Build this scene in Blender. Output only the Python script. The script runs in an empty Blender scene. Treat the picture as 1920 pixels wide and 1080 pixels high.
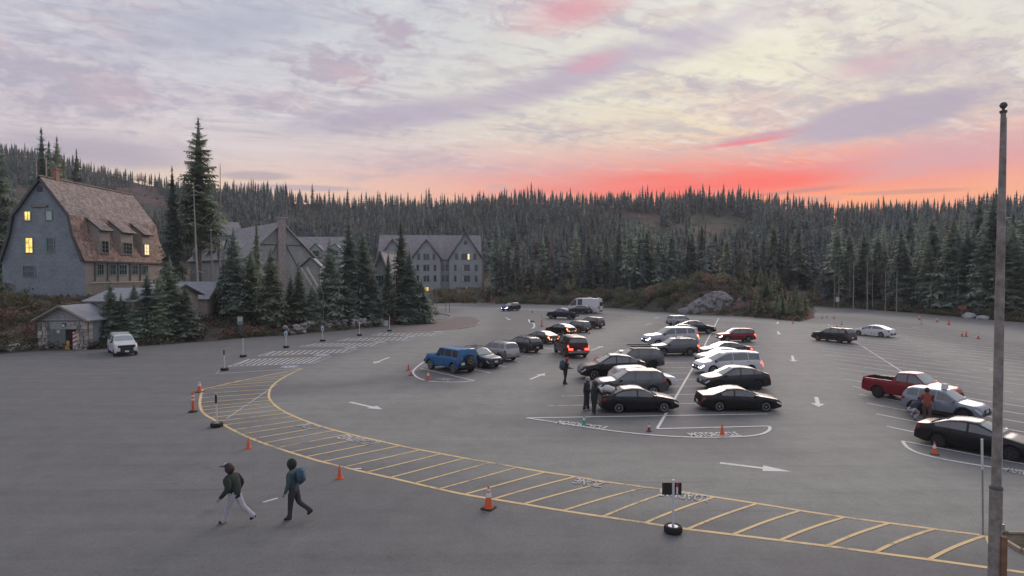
import bpy, bmesh, math, random
import numpy as np
from mathutils import Vector, Matrix, Euler
R = math.radians
SC = bpy.context.scene
COL = SC.collection
rng = random.Random(7)

# ------------------------------------------------------------------ camera
FPX, CH = 1150.0, 7.5
PITCH = math.atan(28.0 / FPX)
cd = bpy.data.cameras.new('camera'); cam = bpy.data.objects.new('camera', cd); COL.objects.link(cam)
cd.sensor_width = 36.0; cd.lens = 36.0 * FPX / 1920.0; cd.clip_end = 8000; cd.clip_start = 0.1
cam.location = (0, 0, CH); cam.rotation_euler = (math.pi / 2 - PITCH, 0, 0)
SC.camera = cam
SC.render.resolution_x = 1024; SC.render.resolution_y = 576
SC.view_settings.view_transform = 'Standard'; SC.view_settings.look = 'None'
SC.view_settings.gamma = 1; SC.view_settings.use_curve_mapping = False
SC.view_settings.exposure = 0.42
SC.cycles.max_bounces = 6; SC.cycles.diffuse_bounces = 3; SC.cycles.glossy_bounces = 3
SC.cycles.transmission_bounces = 3; SC.cycles.volume_bounces = 1; SC.cycles.transparent_max_bounces = 6
SC.cycles.use_denoising = True

def ray(px, py):
    dx = (px - 960) / FPX; dy = (540 - py) / FPX
    c, s = math.cos(PITCH), math.sin(PITCH)
    return Vector((dx, c + dy * s, -s + dy * c))
def G(px, py, z=0.0):
    d = ray(px, py); t = (z - CH) / d.z
    return Vector((d.x * t, d.y * t, z))
def W(px, py, Y):
    d = ray(px, py); t = Y / d.y
    return Vector((d.x * t, Y, CH + d.z * t))
def project(p):
    c, s = math.cos(PITCH), math.sin(PITCH)
    x, y, z = p[0], p[1], p[2] - CH
    dep = y * c - z * s; up = y * s + z * c
    return 960 + FPX * x / dep, 540 - FPX * up / dep

def srgb(r, g, b, k=1.0):
    f = lambda c: (c / 12.92 if c <= 0.04045 else ((c + 0.055) / 1.055) ** 2.4)
    return (f(r / 255) * k, f(g / 255) * k, f(b / 255) * k, 1.0)

# ------------------------------------------------------------------ sky
SUN_AZ, SUN_EL = 24.0, 20.0       # degrees, azimuth from +Y towards +X
world = bpy.data.worlds.new('World'); SC.world = world; world.use_nodes = True
class NT:
    def __init__(s, tree): s.t = tree; s.n = tree.nodes; s.l = tree.links
    def new(s, typ, **kw):
        nd = s.n.new(typ)
        for k, v in kw.items(): setattr(nd, k, v)
        return nd
    def put(s, sock, v):
        if isinstance(v, bpy.types.NodeSocket): s.l.new(v, sock)
        else: sock.default_value = v
    def m(s, op, a, b=0.0, c=0.0, clamp=False):
        nd = s.new('ShaderNodeMath', operation=op, use_clamp=clamp)
        s.put(nd.inputs[0], a); s.put(nd.inputs[1], b); s.put(nd.inputs[2], c)
        return nd.outputs[0]
    def sstep(s, v, a, b):
        nd = s.new('ShaderNodeMapRange', interpolation_type='SMOOTHSTEP')
        s.put(nd.inputs[0], v); nd.inputs[1].default_value = a; nd.inputs[2].default_value = b
        return nd.outputs[0]
    def lin(s, v, a, b, c=0.0, d=1.0):
        nd = s.new('ShaderNodeMapRange'); s.put(nd.inputs[0], v)
        for i, q in enumerate((a, b, c, d)): nd.inputs[i + 1].default_value = q
        return nd.outputs[0]
    def mix(s, f, a, b, typ='MIX'):
        nd = s.new('ShaderNodeMix', data_type='RGBA', blend_type=typ)
        s.put(nd.inputs[0], f); s.put(nd.inputs[6], a); s.put(nd.inputs[7], b)
        return nd.outputs[2]
    def ramp(s, v, stops):
        nd = s.new('ShaderNodeValToRGB'); s.put(nd.inputs[0], v)
        cr = nd.color_ramp
        while len(cr.elements) < len(stops): cr.elements.new(0.5)
        for e, (p, c) in zip(cr.elements, stops): e.position = p; e.color = c
        return nd.outputs[0]
    def noise(s, vec, scale, detail=4, rough=0.55, dist=0.0):
        nd = s.new('ShaderNodeTexNoise'); s.put(nd.inputs['Vector'], vec)
        nd.inputs['Scale'].default_value = scale; nd.inputs['Detail'].default_value = detail
        nd.inputs['Roughness'].default_value = rough; nd.inputs['Distortion'].default_value = dist
        return nd.outputs[0]
    def xyz(s, x, y, z=0.0):
        nd = s.new('ShaderNodeCombineXYZ')
        s.put(nd.inputs[0], x); s.put(nd.inputs[1], y); s.put(nd.inputs[2], z)
        return nd.outputs[0]

def ae(px, py):
    d = ray(px, py)
    return math.degrees(math.atan2(d.x, d.y)), math.degrees(math.atan2(d.z, math.hypot(d.x, d.y)))

def build_sky():
    t = NT(world.node_tree); t.n.clear()
    tc = t.new('ShaderNodeTexCoord')
    sep = t.new('ShaderNodeSeparateXYZ'); t.l.new(tc.outputs['Generated'], sep.inputs[0])
    x, y, z = sep.outputs
    DEG = 180 / math.pi
    A = t.m('MULTIPLY', t.m('ARCTAN2', x, y), DEG)
    E = t.m('MULTIPLY', t.m('ARCSINE', z), DEG)
    e01 = t.lin(E, -2, 60)
    P = lambda e: (e + 2) / 62
    warm = t.ramp(e01, [(P(-2), srgb(245, 140, 95)), (P(6.2), srgb(252, 142, 95)), (P(7.4), srgb(250, 122, 92)), (P(8.6), srgb(243, 106, 94)), (P(10.0), srgb(234, 158, 144)),
                        (P(12.5), srgb(232, 212, 184)), (P(15.5), srgb(232, 226, 200)), (P(20), srgb(228, 224, 208)), (P(25), srgb(218, 218, 214)), (P(40), srgb(205, 208, 216)), (1.0, srgb(190, 198, 212))])
    cool = t.ramp(e01, [(P(-2), srgb(225, 190, 175)), (P(6.0), srgb(238, 204, 178)), (P(7.8), srgb(234, 212, 192)), (P(10), srgb(219, 207, 206)), (P(14), srgb(210, 205, 212)),
                        (P(20), srgb(200, 203, 214)), (P(28), srgb(192, 198, 212)), (1.0, srgb(185, 193, 208))])
    dA = t.m('SUBTRACT', A, 21.0)
    wfac = t.m('EXPONENT', t.m('MULTIPLY', t.m('MULTIPLY', dA, dA), -1 / (29.0 ** 2)))
    west = t.ramp(e01, [(P(-2), srgb(176, 182, 200)), (P(5), srgb(186, 188, 206)), (P(11), srgb(200, 194, 206)), (P(20), srgb(196, 200, 214)), (1.0, srgb(186, 194, 210))])
    yaw = t.m('ABSOLUTE', t.m('SUBTRACT', t.m('FLOORED_MODULO', t.m('ADD', A, 180.0 - 21.0), 360.0), 180.0))
    cool = t.mix(t.sstep(yaw, 55, 110), cool, west)
    col = t.mix(wfac, cool, warm)
    # coordinates on a flat cloud deck, seen in perspective
    zz = t.m('ADD', t.m('MAXIMUM', z, 0.0), 0.10)
    cx = t.m('DIVIDE', x, zz); cy = t.m('DIVIDE', y, zz)
    rot = R(24)
    u = t.m('ADD', t.m('MULTIPLY', cx, math.cos(rot)), t.m('MULTIPLY', cy, math.sin(rot)))
    v = t.m('SUBTRACT', t.m('MULTIPLY', cy, math.cos(rot)), t.m('MULTIPLY', cx, math.sin(rot)))
    deck = t.xyz(t.m('MULTIPLY', u, 0.55), t.m('MULTIPLY', v, 1.5), 0.0)
    deck2 = t.xyz(t.m('MULTIPLY', u, 1.6), t.m('MULTIPLY', v, 5.0), 3.0)
    n1 = t.noise(deck, 1.1, 8, 0.62, 0.6)
    n2 = t.noise(deck2, 1.5, 8, 0.66, 0.8)
    sph = t.xyz(A, t.m('MULTIPLY', E, 2.0), 0.0)
    n3 = t.noise(sph, 0.16, 6, 0.6, 0.4)          # soft billow
    n4 = t.noise(t.xyz(A, t.m('MULTIPLY', E, 5.0), 5.0), 0.13, 5, 0.55, 0.3)   # horizontal streaks
    n5 = t.noise(sph, 0.55, 5, 0.6, 0.2)           # fine billow
    lil = srgb(170, 164, 182); pinkish = srgb(206, 172, 178); pale = srgb(238, 234, 224)
    hi = t.sstep(E, 7, 13)
    # thin deck over everything
    m1 = t.m('MULTIPLY', t.m('MULTIPLY', t.sstep(n1, 0.46, 0.66), hi), 0.62)
    col = t.mix(m1, col, t.mix(t.sstep(n3, 0.4, 0.65), lil, pinkish))
    m2 = t.m('MULTIPLY', t.m('MULTIPLY', t.sstep(n2, 0.52, 0.68), hi), 0.55)
    col = t.mix(m2, col, t.mix(wfac, srgb(222, 220, 226), pale))
    m2b = t.m('MULTIPLY', t.m('MULTIPLY', t.sstep(n2, 0.47, 0.33), hi), 0.48)
    col = t.mix(m2b, col, lil)
    m4 = t.m('MULTIPLY', t.m('MULTIPLY', t.sstep(n4, 0.52, 0.70), t.sstep(E, 4, 8)), 0.38)
    col = t.mix(m4, col, t.mix(wfac, lil, srgb(196, 168, 172)))
    AE = t.xyz(A, E, 0.0); cen = {}
    def blob(px, py, rx, ry, ang, c, op, soft=0.7, nz=None, amt=0.6, edge=1.0):
        nonlocal col
        nz = n3 if nz is None else nz
        if nz not in cen: cen[nz] = t.m('MULTIPLY_ADD', nz, 2.0, -1.0)
        a0, e0 = ae(px, py); k = math.radians(1) * FPX; cs = math.cos(R(a0)) ** 1.5
        mp = t.new('ShaderNodeMapping', vector_type='TEXTURE'); t.l.new(AE, mp.inputs[0])
        mp.inputs['Location'].default_value = (a0, e0, 0); mp.inputs['Rotation'].default_value = (0, 0, R(ang)); mp.inputs['Scale'].default_value = (rx / k * cs, ry / k, 1)
        ln = t.new('ShaderNodeVectorMath', operation='LENGTH'); t.l.new(mp.outputs[0], ln.inputs[0])
        r = t.m('MULTIPLY_ADD', cen[nz], amt, ln.outputs['Value'])
        mr = t.new('ShaderNodeMapRange', interpolation_type='SMOOTHSTEP'); t.put(mr.inputs[0], r)
        for i, q in enumerate((edge - soft, edge, op, 0.0)): mr.inputs[i + 1].default_value = q
        col = t.mix(mr.outputs[0], col, c)
    # rippled altocumulus patches
    n6 = t.noise(t.xyz(t.m('MULTIPLY', u, 3.2), t.m('MULTIPLY', v, 3.2), 9.0), 3.0, 6, 0.66, 0.3)
    rip = t.m('MULTIPLY', t.m('MULTIPLY', t.sstep(n6, 0.48, 0.58), t.sstep(n1, 0.36, 0.56)), t.m('MULTIPLY', hi, 0.40))
    col = t.mix(rip, col, lil)
    rip2 = t.m('MULTIPLY', t.m('MULTIPLY', t.sstep(n6, 0.46, 0.34), t.sstep(n1, 0.40, 0.56)), t.m('MULTIPLY', hi, 0.35))
    col = t.mix(rip2, col, t.mix(wfac, srgb(226, 224, 230), srgb(240, 234, 220)))
    # broad lavender band rising to the right
    blob(760, 215, 330, 36, 10, srgb(176, 166, 186), 0.8, 0.8, n4, 0.5)
    blob(1080, 140, 300, 44, 16, srgb(178, 166, 188), 0.8, 0.8, n2, 0.4)
    blob(1330, 60, 240, 46, 16, srgb(184, 176, 194), 0.7, 0.9, n2, 0.5)
    blob(1110, 118, 80, 24, 8, srgb(214, 160, 176), 0.7, 0.9, n5, 0.5)
    blob(1690, 120, 260, 44, -4, srgb(190, 178, 190), 0.6, 0.9, n2, 0.5)
    blob(1630, 125, 110, 22, 4, srgb(212, 172, 180), 0.5, 0.9, n2, 0.5)
    # pink patch, top centre
    blob(1075, 18, 180, 50, 12, srgb(224, 152, 160), 0.75, 1.0, n2, 0.35)
    # grey veil top left, cloud masses left
    blob(420, 50, 300, 60, 14, srgb(172, 174, 194), 0.7, 1.0, n4, 0.5)
    blob(140, 165, 230, 62, -6, srgb(174, 167, 184), 0.8, 0.8, n5, 1.3)
    blob(215, 170, 110, 44, -4, srgb(204, 178, 184), 0.4, 0.9, n6, 1.2)
    blob(170, 285, 300, 40, 2, srgb(170, 162, 180), 0.8, 0.8, n4, 0.6)
    # little rosy cumulus
    blob(632, 128, 110, 38, 3, srgb(180, 168, 184), 0.8, 0.7, n5, 1.5)
    blob(660, 140, 80, 26, 0, srgb(206, 178, 184), 0.45, 0.9, n6, 1.2)
    blob(745, 62, 62, 28, -14, srgb(182, 168, 184), 0.8, 0.7, n5, 1.5)
    # lens cloud right
    blob(1650, 222, 240, 36, 6, srgb(172, 160, 180), 0.9, 0.45, n4, 0.25)
    blob(1420, 258, 140, 11, 6, srgb(196, 140, 160), 0.8, 0.8, n4, 0.3)
    blob(1400, 267, 110, 5, 4, srgb(240, 110, 124), 0.8, 0.8, n4, 0.2)
    blob(1740, 300, 330, 42, 2, srgb(206, 160, 170), 0.75, 1.0, n4, 0.5)
    # glow at the ridge
    blob(1330, 349, 430, 25, 0, srgb(250, 84, 74), 0.95, 0.9, n4, 0.6)
    blob(1090, 354, 260, 16, 2, srgb(243, 126, 116), 0.8, 0.9, n4, 0.4)
    blob(1640, 372, 300, 20, 0, srgb(255, 160, 108), 0.75, 1.0, n4, 0.4)
    blob(1500, 358, 110, 5, 3, srgb(190, 120, 118), 0.75, 0.7, n4, 0.3)
    blob(1690, 360, 150, 5, -1, srgb(196, 132, 124), 0.7, 0.7, n4, 0.35)
    blob(1520, 374, 80, 7, 0, srgb(206, 140, 138), 0.7, 0.7, n4, 0.3)
    blob(560, 352, 160, 7, 1, srgb(186, 166, 178), 0.8, 0.6, n4, 0.35)
    blob(480, 330, 90, 10, 2, srgb(180, 164, 172), 0.8, 0.6, n4, 0.35)
    # real atmosphere underneath
    sky = t.new('ShaderNodeTexSky', sky_type='NISHITA'); sky.sun_disc = False
    sky.sun_elevation = R(SUN_EL); sky.sun_rotation = R(SUN_AZ)
    atm = t.mix(1.0, sky.outputs[0], (0.05, 0.05, 0.05, 1), 'MULTIPLY')
    col = t.mix(0.05, col, atm)
    bg = t.new('ShaderNodeBackground'); t.l.new(col, bg.inputs[0]); bg.inputs[1].default_value = 0.80
    out = t.new('ShaderNodeOutputWorld'); t.l.new(bg.outputs[0], out.inputs[0])
build_sky()
sl = bpy.data.lights.new('sun', 'SUN'); sl.energy = 1.7; sl.angle = R(40); sl.specular_factor = 0.4; sl.color = (1.0, 0.84, 0.76)
sun = bpy.data.objects.new('sun', sl); COL.objects.link(sun)
_sd = Vector((math.sin(R(SUN_AZ)) * math.cos(R(SUN_EL)), math.cos(R(SUN_AZ)) * math.cos(R(SUN_EL)), math.sin(R(SUN_EL))))
sun.rotation_euler = _sd.to_track_quat('Z', 'Y').to_euler()

# ------------------------------------------------------------------ helpers
MATS = {}
def mat(name, base, rough=0.7, metal=0.0, var=0.0, vscale=3.0, bump=0.0, bscale=20.0, coat=0.0, emit=None, estr=0.0, spec=0.5, island=0.0, objrand=0.0, second=None, sfac=(0.45, 0.6)):
    if name in MATS: return MATS[name]
    m = bpy.data.materials.new(name); m.use_nodes = True; MATS[name] = m
    t = NT(m.node_tree); b = t.n['Principled BSDF']
    if len(base) == 3: base = (*base, 1)
    b.inputs['Roughness'].default_value = rough; b.inputs['Metallic'].default_value = metal
    b.inputs['Specular IOR Level'].default_value = spec
    if coat: b.inputs['Coat Weight'].default_value = coat; b.inputs['Coat Roughness'].default_value = 0.12
    c = base
    tc = t.new('ShaderNodeTexCoord'); ob = tc.outputs['Object']
    if second is not None:
        n = t.noise(ob, vscale, 5, 0.6)
        c = t.mix(t.sstep(n, *sfac), c, second if len(second) == 4 else (*second, 1))
    if var:
        n = t.noise(ob, vscale * 1.7, 6, 0.65)
        f = t.lin(n, 0.3, 0.7, 1 - var, 1 + var)
        hsv = t.new('ShaderNodeHueSaturation'); t.put(hsv.inputs['Color'], c); t.put(hsv.inputs['Value'], f); c = hsv.outputs[0]
    if island or objrand:
        k = 0.0
        if island:
            g = t.new('ShaderNodeNewGeometry')
            k = t.lin(g.outputs['Random Per Island'], 0, 1, 1 - island, 1 + island)
        if objrand:
            oi = t.new('ShaderNodeObjectInfo')
            k2 = t.lin(oi.outputs['Random'], 0, 1, 1 - objrand, 1 + objrand)
            k = t.m('MULTIPLY', k, k2) if island else k2
        hsv = t.new('ShaderNodeHueSaturation'); t.put(hsv.inputs['Color'], c); t.put(hsv.inputs['Value'], k); c = hsv.outputs[0]
    t.put(b.inputs['Base Color'], c)
    if bump:
        n = t.noise(ob, bscale, 5, 0.65)
        bn = t.new('ShaderNodeBump'); bn.inputs['Strength'].default_value = bump; bn.inputs['Distance'].default_value = 0.03
        t.l.new(n, bn.inputs['Height']); t.l.new(bn.outputs[0], b.inputs['Normal'])
    if emit is not None:
        b.inputs['Emission Color'].default_value = emit if len(emit) == 4 else (*emit, 1)
        b.inputs['Emission Strength'].default_value = estr
        if var: t.l.new(t.lin(t.noise(ob, vscale * 1.3, 3, .6), .32, .68, estr * .45, estr * 1.35), b.inputs['Emission Strength'])
    return m

class MB:
    def __init__(s): s.v = []; s.f = []; s.mi = []; s.cur = 0
    def add(s, vs, fs):
        o = len(s.v); s.v.extend([tuple(p) for p in vs])
        for f in fs: s.f.append(tuple(i + o for i in f)); s.mi.append(s.cur)
        return s
    def box(s, c, d, rz=0.0, M=None, taper=1.0):
        x, y, z = d[0] / 2, d[1] / 2, d[2] / 2
        P = [Vector((i * x * (taper if k > 0 else 1), j * y * (taper if k > 0 else 1), k * z)) for k in (-1, 1) for j in (-1, 1) for i in (-1, 1)]
        mt = M if M is not None else Matrix.Rotation(rz, 3, 'Z')
        c = Vector(c)
        return s.add([mt @ p + c for p in P], [(0, 2, 3, 1), (4, 5, 7, 6), (0, 1, 5, 4), (2, 6, 7, 3), (0, 4, 6, 2), (1, 3, 7, 5)])
    def tube(s, pts, rad, n=8, cap=True):
        pts = [Vector(p) for p in pts]; N = len(pts)
        if not isinstance(rad, (list, tuple)): rad = [rad] * N
        vs = []
        for i, p in enumerate(pts):
            d = (pts[min(i + 1, N - 1)] - pts[max(i - 1, 0)]).normalized()
            a = d.cross(Vector((0, 0, 1)) if abs(d.z) < 0.9 else Vector((1, 0, 0))).normalized(); b = d.cross(a)
            for k in range(n):
                th = 2 * math.pi * k / n; vs.append(p + (a * math.cos(th) + b * math.sin(th)) * rad[i])
        fs = [(i * n + k, i * n + (k + 1) % n, (i + 1) * n + (k + 1) % n, (i + 1) * n + k) for i in range(N - 1) for k in range(n)]
        if cap: fs += [tuple(range(n - 1, -1, -1)), tuple((N - 1) * n + k for k in range(n))]
        return s.add(vs, fs)
    def lathe(s, prof, n=16, c=(0, 0, 0), axis='Z'):
        vs = []
        for r, h in prof:
            for k in range(n):
                th = 2 * math.pi * k / n
                p = (r * math.cos(th), r * math.sin(th), h) if axis == 'Z' else (r * math.cos(th), h, r * math.sin(th))
                vs.append((p[0] + c[0], p[1] + c[1], p[2] + c[2]))
        m = len(prof)
        fs = [(i * n + k, i * n + (k + 1) % n, (i + 1) * n + (k + 1) % n, (i + 1) * n + k) for i in range(m - 1) for k in range(n)]
        fs += [tuple(range(n - 1, -1, -1)), tuple((m - 1) * n + k for k in range(n))]
        return s.add(vs, fs)
    def poly(s, pts): return s.add(pts, [tuple(range(len(pts)))])
    def prism(s, pts, ext):   # polygon pts extruded by vector
        n = len(pts); e = Vector(ext); P = [Vector(p) for p in pts]
        return s.add(P + [p + e for p in P], [tuple(range(n - 1, -1, -1)), tuple(range(n, 2 * n))] + [(i, (i + 1) % n, n + (i + 1) % n, n + i) for i in range(n)])
    def mesh(s, name, mats, smooth=None):
        me = bpy.data.meshes.new(name); me.from_pydata(s.v, [], s.f)
        for m in (mats if isinstance(mats, (list, tuple)) else [mats]): me.materials.append(m)
        if any(s.mi): me.polygons.foreach_set('material_index', s.mi)
        if smooth is not None:
            me.polygons.foreach_set('use_smooth', [True] * len(me.polygons)); me.set_sharp_from_angle(angle=R(smooth))
        me.update(); return me
    def build(s, name, mats, parent=None, smooth=None, loc=None):
        return link(name, s.mesh(name, mats, smooth), parent, loc)

def link(name, data, parent=None, loc=None, rz=None):
    o = bpy.data.objects.new(name, data); COL.objects.link(o)
    if parent is not None: o.parent = parent
    if loc is not None: o.location = loc
    if rz is not None: o.rotation_euler[2] = rz
    return o
def tag(o, label, cat, group=None, kind=None):
    if label: o['label'] = label
    if cat: o['category'] = cat
    if group: o['group'] = group
    if kind: o['kind'] = kind
    return o
def thing(name, label, cat, loc=(0, 0, 0), rz=0.0, group=None):
    return tag(link(name, None, None, loc, rz), label, cat, group)
def struct(o): o['kind'] = 'structure'; return o
def smooth01(x): x = min(1, max(0, x)); return x * x * (3 - 2 * x)
def lerp(a, b, t): return a + (b - a) * t
# ------------------------------------------------------------------ terrain and lot
LOT = [(-95, -14), (-80, 50)] + [tuple(G(*p)[:2]) for p in [(0, 664), (70, 658), (165, 656), (380, 641), (470, 633), (560, 627), (640, 620), (720, 612), (790, 602), (822, 590), (818, 578), (812, 569), (900, 567), (1060, 572), (1180, 580), (1300, 589), (1400, 594), (1500, 603), (1527, 596), (1523, 575), (1600, 578), (1750, 590), (1920, 605)]] + [(190, 70), (190, -14)]
LOTN = np.array(LOT)
def lot_dist(x, y):
    """signed distance, positive outside the lot; arrays welcome"""
    x = np.atleast_1d(np.asarray(x, float)); y = np.atleast_1d(np.asarray(y, float))
    best = np.full(x.shape, 1e9); inside = np.zeros(x.shape, bool)
    n = len(LOTN)
    for i in range(n):
        ax, ay = LOTN[i]; bx, by = LOTN[(i + 1) % n]
        dx, dy = bx - ax, by - ay
        tt = np.clip(((x - ax) * dx + (y - ay) * dy) / (dx * dx + dy * dy + 1e-12), 0, 1)
        best = np.minimum(best, np.hypot(x - ax - tt * dx, y - ay - tt * dy))
        cond = ((ay > y) != (by > y))
        with np.errstate(divide='ignore', invalid='ignore'):
            xi = (bx - ax) * (y - ay) / (by - ay + 1e-30) + ax
        inside ^= cond & (x < xi)
    return np.where(inside, -best, best)
# skyline of the ground itself: pixel column, pixel row, distance
RIDGE = np.array([(-1500, 250, 520), (-300, 235, 500), (0, 290, 470), (60, 300, 470), (150, 322, 470), (300, 352, 460), (400, 368, 460), (500, 378, 470), (600, 388, 480), (700, 390, 480), (800, 391, 480),
                  (900, 393, 470), (1000, 386, 460), (1100, 391, 450), (1200, 386, 440), (1280, 382, 430), (1400, 394, 410), (1500, 402, 400), (1600, 412, 390), (1700, 410, 380), (1800, 406, 370), (1920, 408, 360), (2400, 400, 350), (3500, 390, 350)], float)
def hnoise(x, y):
    return (np.sin(x * .031 + 1.3) * np.cos(y * .027 + .4) + .6 * np.sin(x * .071 - y * .053) + .35 * np.sin(x * .14 + y * .11 + 2) + .25 * np.cos(x * .23 - y * .19)) / 2.2
def terrain(x, y, base=False):
    x = np.atleast_1d(np.asarray(x, float)); y = np.atleast_1d(np.asarray(y, float))
    yy = np.maximum(y, 30.0); px = 960 + FPX * x / yy
    d = lot_dist(x, y)
    sm = lambda v: (lambda q: q * q * (3 - 2 * q))(np.clip(v, 0, 1))
    left = sm((420 - px) / 220.0)
    berm = (1.7 + 2.7 * left) * sm((d - 0.4) / (9.0 + 5 * left))
    far = sm((y - 90) / 40) * sm((px - 760) / 120) * (1 - sm((px - 1500) / 60))
    berm = berm + far * 1.2 * sm((d - 1) / 8)
    bx, by = W(1335, 560, 122)[:2]
    berm = berm + 3.6 * np.exp(-((x - bx) / 15) ** 2 - ((y - by) / 8) ** 2) * sm((d - 0.3) / 3)
    yr = np.interp(px, RIDGE[:, 0], RIDGE[:, 2]); zr = CH + (512 - np.interp(px, RIDGE[:, 0], RIDGE[:, 1])) / FPX * yr
    y0 = np.interp(px, [-1500, 0, 400, 700, 1000, 1500, 1920, 3500], [70, 96, 120, 190, 185, 150, 120, 80])
    s = np.clip((y - y0) / (yr - y0), 0, 1)
    hill = zr * (0.45 * s + 0.55 * s ** 1.9) * sm(s / 0.12 * 0.9 + 0.1)
    over = np.maximum(y - yr, 0); hill = hill - np.minimum(over * 0.35, zr * 0.9)
    hill = hill + hnoise(x, y) * 3.2 * sm(s * 3) * (over == 0)
    z = np.maximum(berm, 0) * (1 - 0.6 * sm(s * 4)) + hill + 0.25 * hnoise(x * 6, y * 6) * sm((d - 1) / 6)
    z = np.where(d < 0, -0.08, z - 0.08 * (1 - sm(d / 0.6)))
    return z
def TZ(x, y): return float(terrain(x, y)[0])

def asphalt_mat():
    m = bpy.data.materials.new('asphalt'); m.use_nodes = True; MATS['asphalt'] = m
    t = NT(m.node_tree); b = t.n['Principled BSDF']
    tc = t.new('ShaderNodeTexCoord'); ob = tc.outputs['Object']
    at = t.new('ShaderNodeAttribute', attribute_name='wear')
    dark = (0.134, 0.135, 0.138, 1); light = (0.240, 0.246, 0.228, 1)
    nb = t.noise(ob, 0.11, 6, 0.65); nm = t.noise(ob, 0.9, 6, 0.7); nf = t.noise(ob, 14, 4, 0.7)
    w = t.m('ADD', at.outputs['Fac'], t.m('MULTIPLY', t.m('SUBTRACT', nb, 0.5), 0.55), clamp=True)
    c = t.mix(w, dark, light)
    mp = t.new('ShaderNodeMapping'); t.l.new(ob, mp.inputs[0]); mp.inputs['Rotation'].default_value = (0, 0, R(-68)); mp.inputs['Scale'].default_value = (0.08, 1.3, 1)
    ns = t.noise(mp.outputs[0], 0.8, 5, 0.6)         # tyre sweep streaks
    k = t.m('ADD', t.m('ADD', t.lin(nm, 0.25, 0.75, 0.84, 1.14), t.lin(nf, 0.3, 0.7, -0.16, 0.16)), t.lin(ns, 0.3, 0.7, -0.09, 0.09))
    vor = t.new('ShaderNodeTexVoronoi', feature='DISTANCE_TO_EDGE'); vor.inputs['Scale'].default_value = 0.07
    wv = t.new('ShaderNodeVectorMath', operation='ADD'); t.l.new(ob, wv.inputs[0])
    nn = t.new('ShaderNodeTexNoise'); t.l.new(ob, nn.inputs['Vector']); nn.inputs['Scale'].default_value = 0.5; nn.inputs['Detail'].default_value = 5
    sc = t.new('ShaderNodeVectorMath', operation='SCALE'); t.l.new(nn.outputs['Color'], sc.inputs[0]); sc.inputs['Scale'].default_value = 4.0
    t.l.new(sc.outputs[0], wv.inputs[1]); t.l.new(wv.outputs[0], vor.inputs['Vector'])
    crack = t.m('MULTIPLY', t.sstep(vor.outputs[0], 0.004, 0.0008), t.sstep(nb, 0.5, 0.62))
    k = t.m('MULTIPLY', k, t.m('SUBTRACT', 1.0, t.m('MULTIPLY', crack, 0.2)))
    oil = t.noise(ob, 0.45, 3, 0.5); k = t.m('MULTIPLY', k, t.m('SUBTRACT', 1.0, t.m('MULTIPLY', t.sstep(oil, 0.66, 0.76), 0.22)))
    # scuffs, seams, repaired squares, grit
    def streak(ang, sx, sy, sc_, lo, hi_, amt, seed):
        q = t.new('ShaderNodeMapping'); t.l.new(ob, q.inputs[0]); q.inputs['Location'].default_value = (seed, seed * 1.7, 0); q.inputs['Rotation'].default_value = (0, 0, R(ang)); q.inputs['Scale'].default_value = (sx, sy, 1)
        return t.m('MULTIPLY', t.sstep(t.noise(q.outputs[0], sc_, 4, 0.55), lo, hi_), amt)
    k = t.m('ADD', k, streak(-35, .12, 3.0, 1.0, .66, .74, .16, 3)); k = t.m('ADD', k, streak(20, .10, 3.6, 1.0, .68, .75, .15, 11)); k = t.m('SUBTRACT', k, streak(-62, .07, 2.2, 1.0, .60, .72, .12, 7)); k = t.m('SUBTRACT', k, streak(-14, .06, 2.0, 1.0, .61, .72, .10, 17))
    br = t.new('ShaderNodeTexBrick'); br.inputs['Scale'].default_value = 1.0; br.inputs['Brick Width'].default_value = 31.0; br.inputs['Row Height'].default_value = 4.6; br.inputs['Mortar Size'].default_value = .025; br.inputs['Mortar Smooth'].default_value = .6
    q = t.new('ShaderNodeMapping'); t.l.new(ob, q.inputs[0]); q.inputs['Rotation'].default_value = (0, 0, R(-23)); t.l.new(q.outputs[0], br.inputs['Vector'])
    k = t.m('MULTIPLY', k, t.m('SUBTRACT', 1.0, t.m('MULTIPLY', br.outputs['Fac'], t.m('MULTIPLY', t.sstep(nb, .42, .6), .09))))
    grit = t.noise(ob, 5.0, 3, .9); k = t.m('ADD', k, t.m('MULTIPLY', t.m('SUBTRACT', grit, .5), .42))
    sp = t.noise(ob, 2.6, 2, .5); k = t.m('SUBTRACT', k, t.m('MULTIPLY', t.sstep(sp, .70, .76), .20)); k = t.m('ADD', k, t.m('MULTIPLY', t.sstep(sp, .27, .22), .22))
    hsv = t.new('ShaderNodeHueSaturation'); t.put(hsv.inputs['Color'], c); t.put(hsv.inputs['Value'], k)
    t.l.new(hsv.outputs[0], b.inputs['Base Color'])
    b.inputs['Roughness'].default_value = 0.82; b.inputs['Specular IOR Level'].default_value = 0.3
    bn = t.new('ShaderNodeBump'); bn.inputs['Strength'].default_value = 0.35; bn.inputs['Distance'].default_value = 0.02
    t.l.new(t.noise(ob, 30, 4, 0.7), bn.inputs['Height']); t.l.new(bn.outputs[0], b.inputs['Normal'])
    return m
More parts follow.
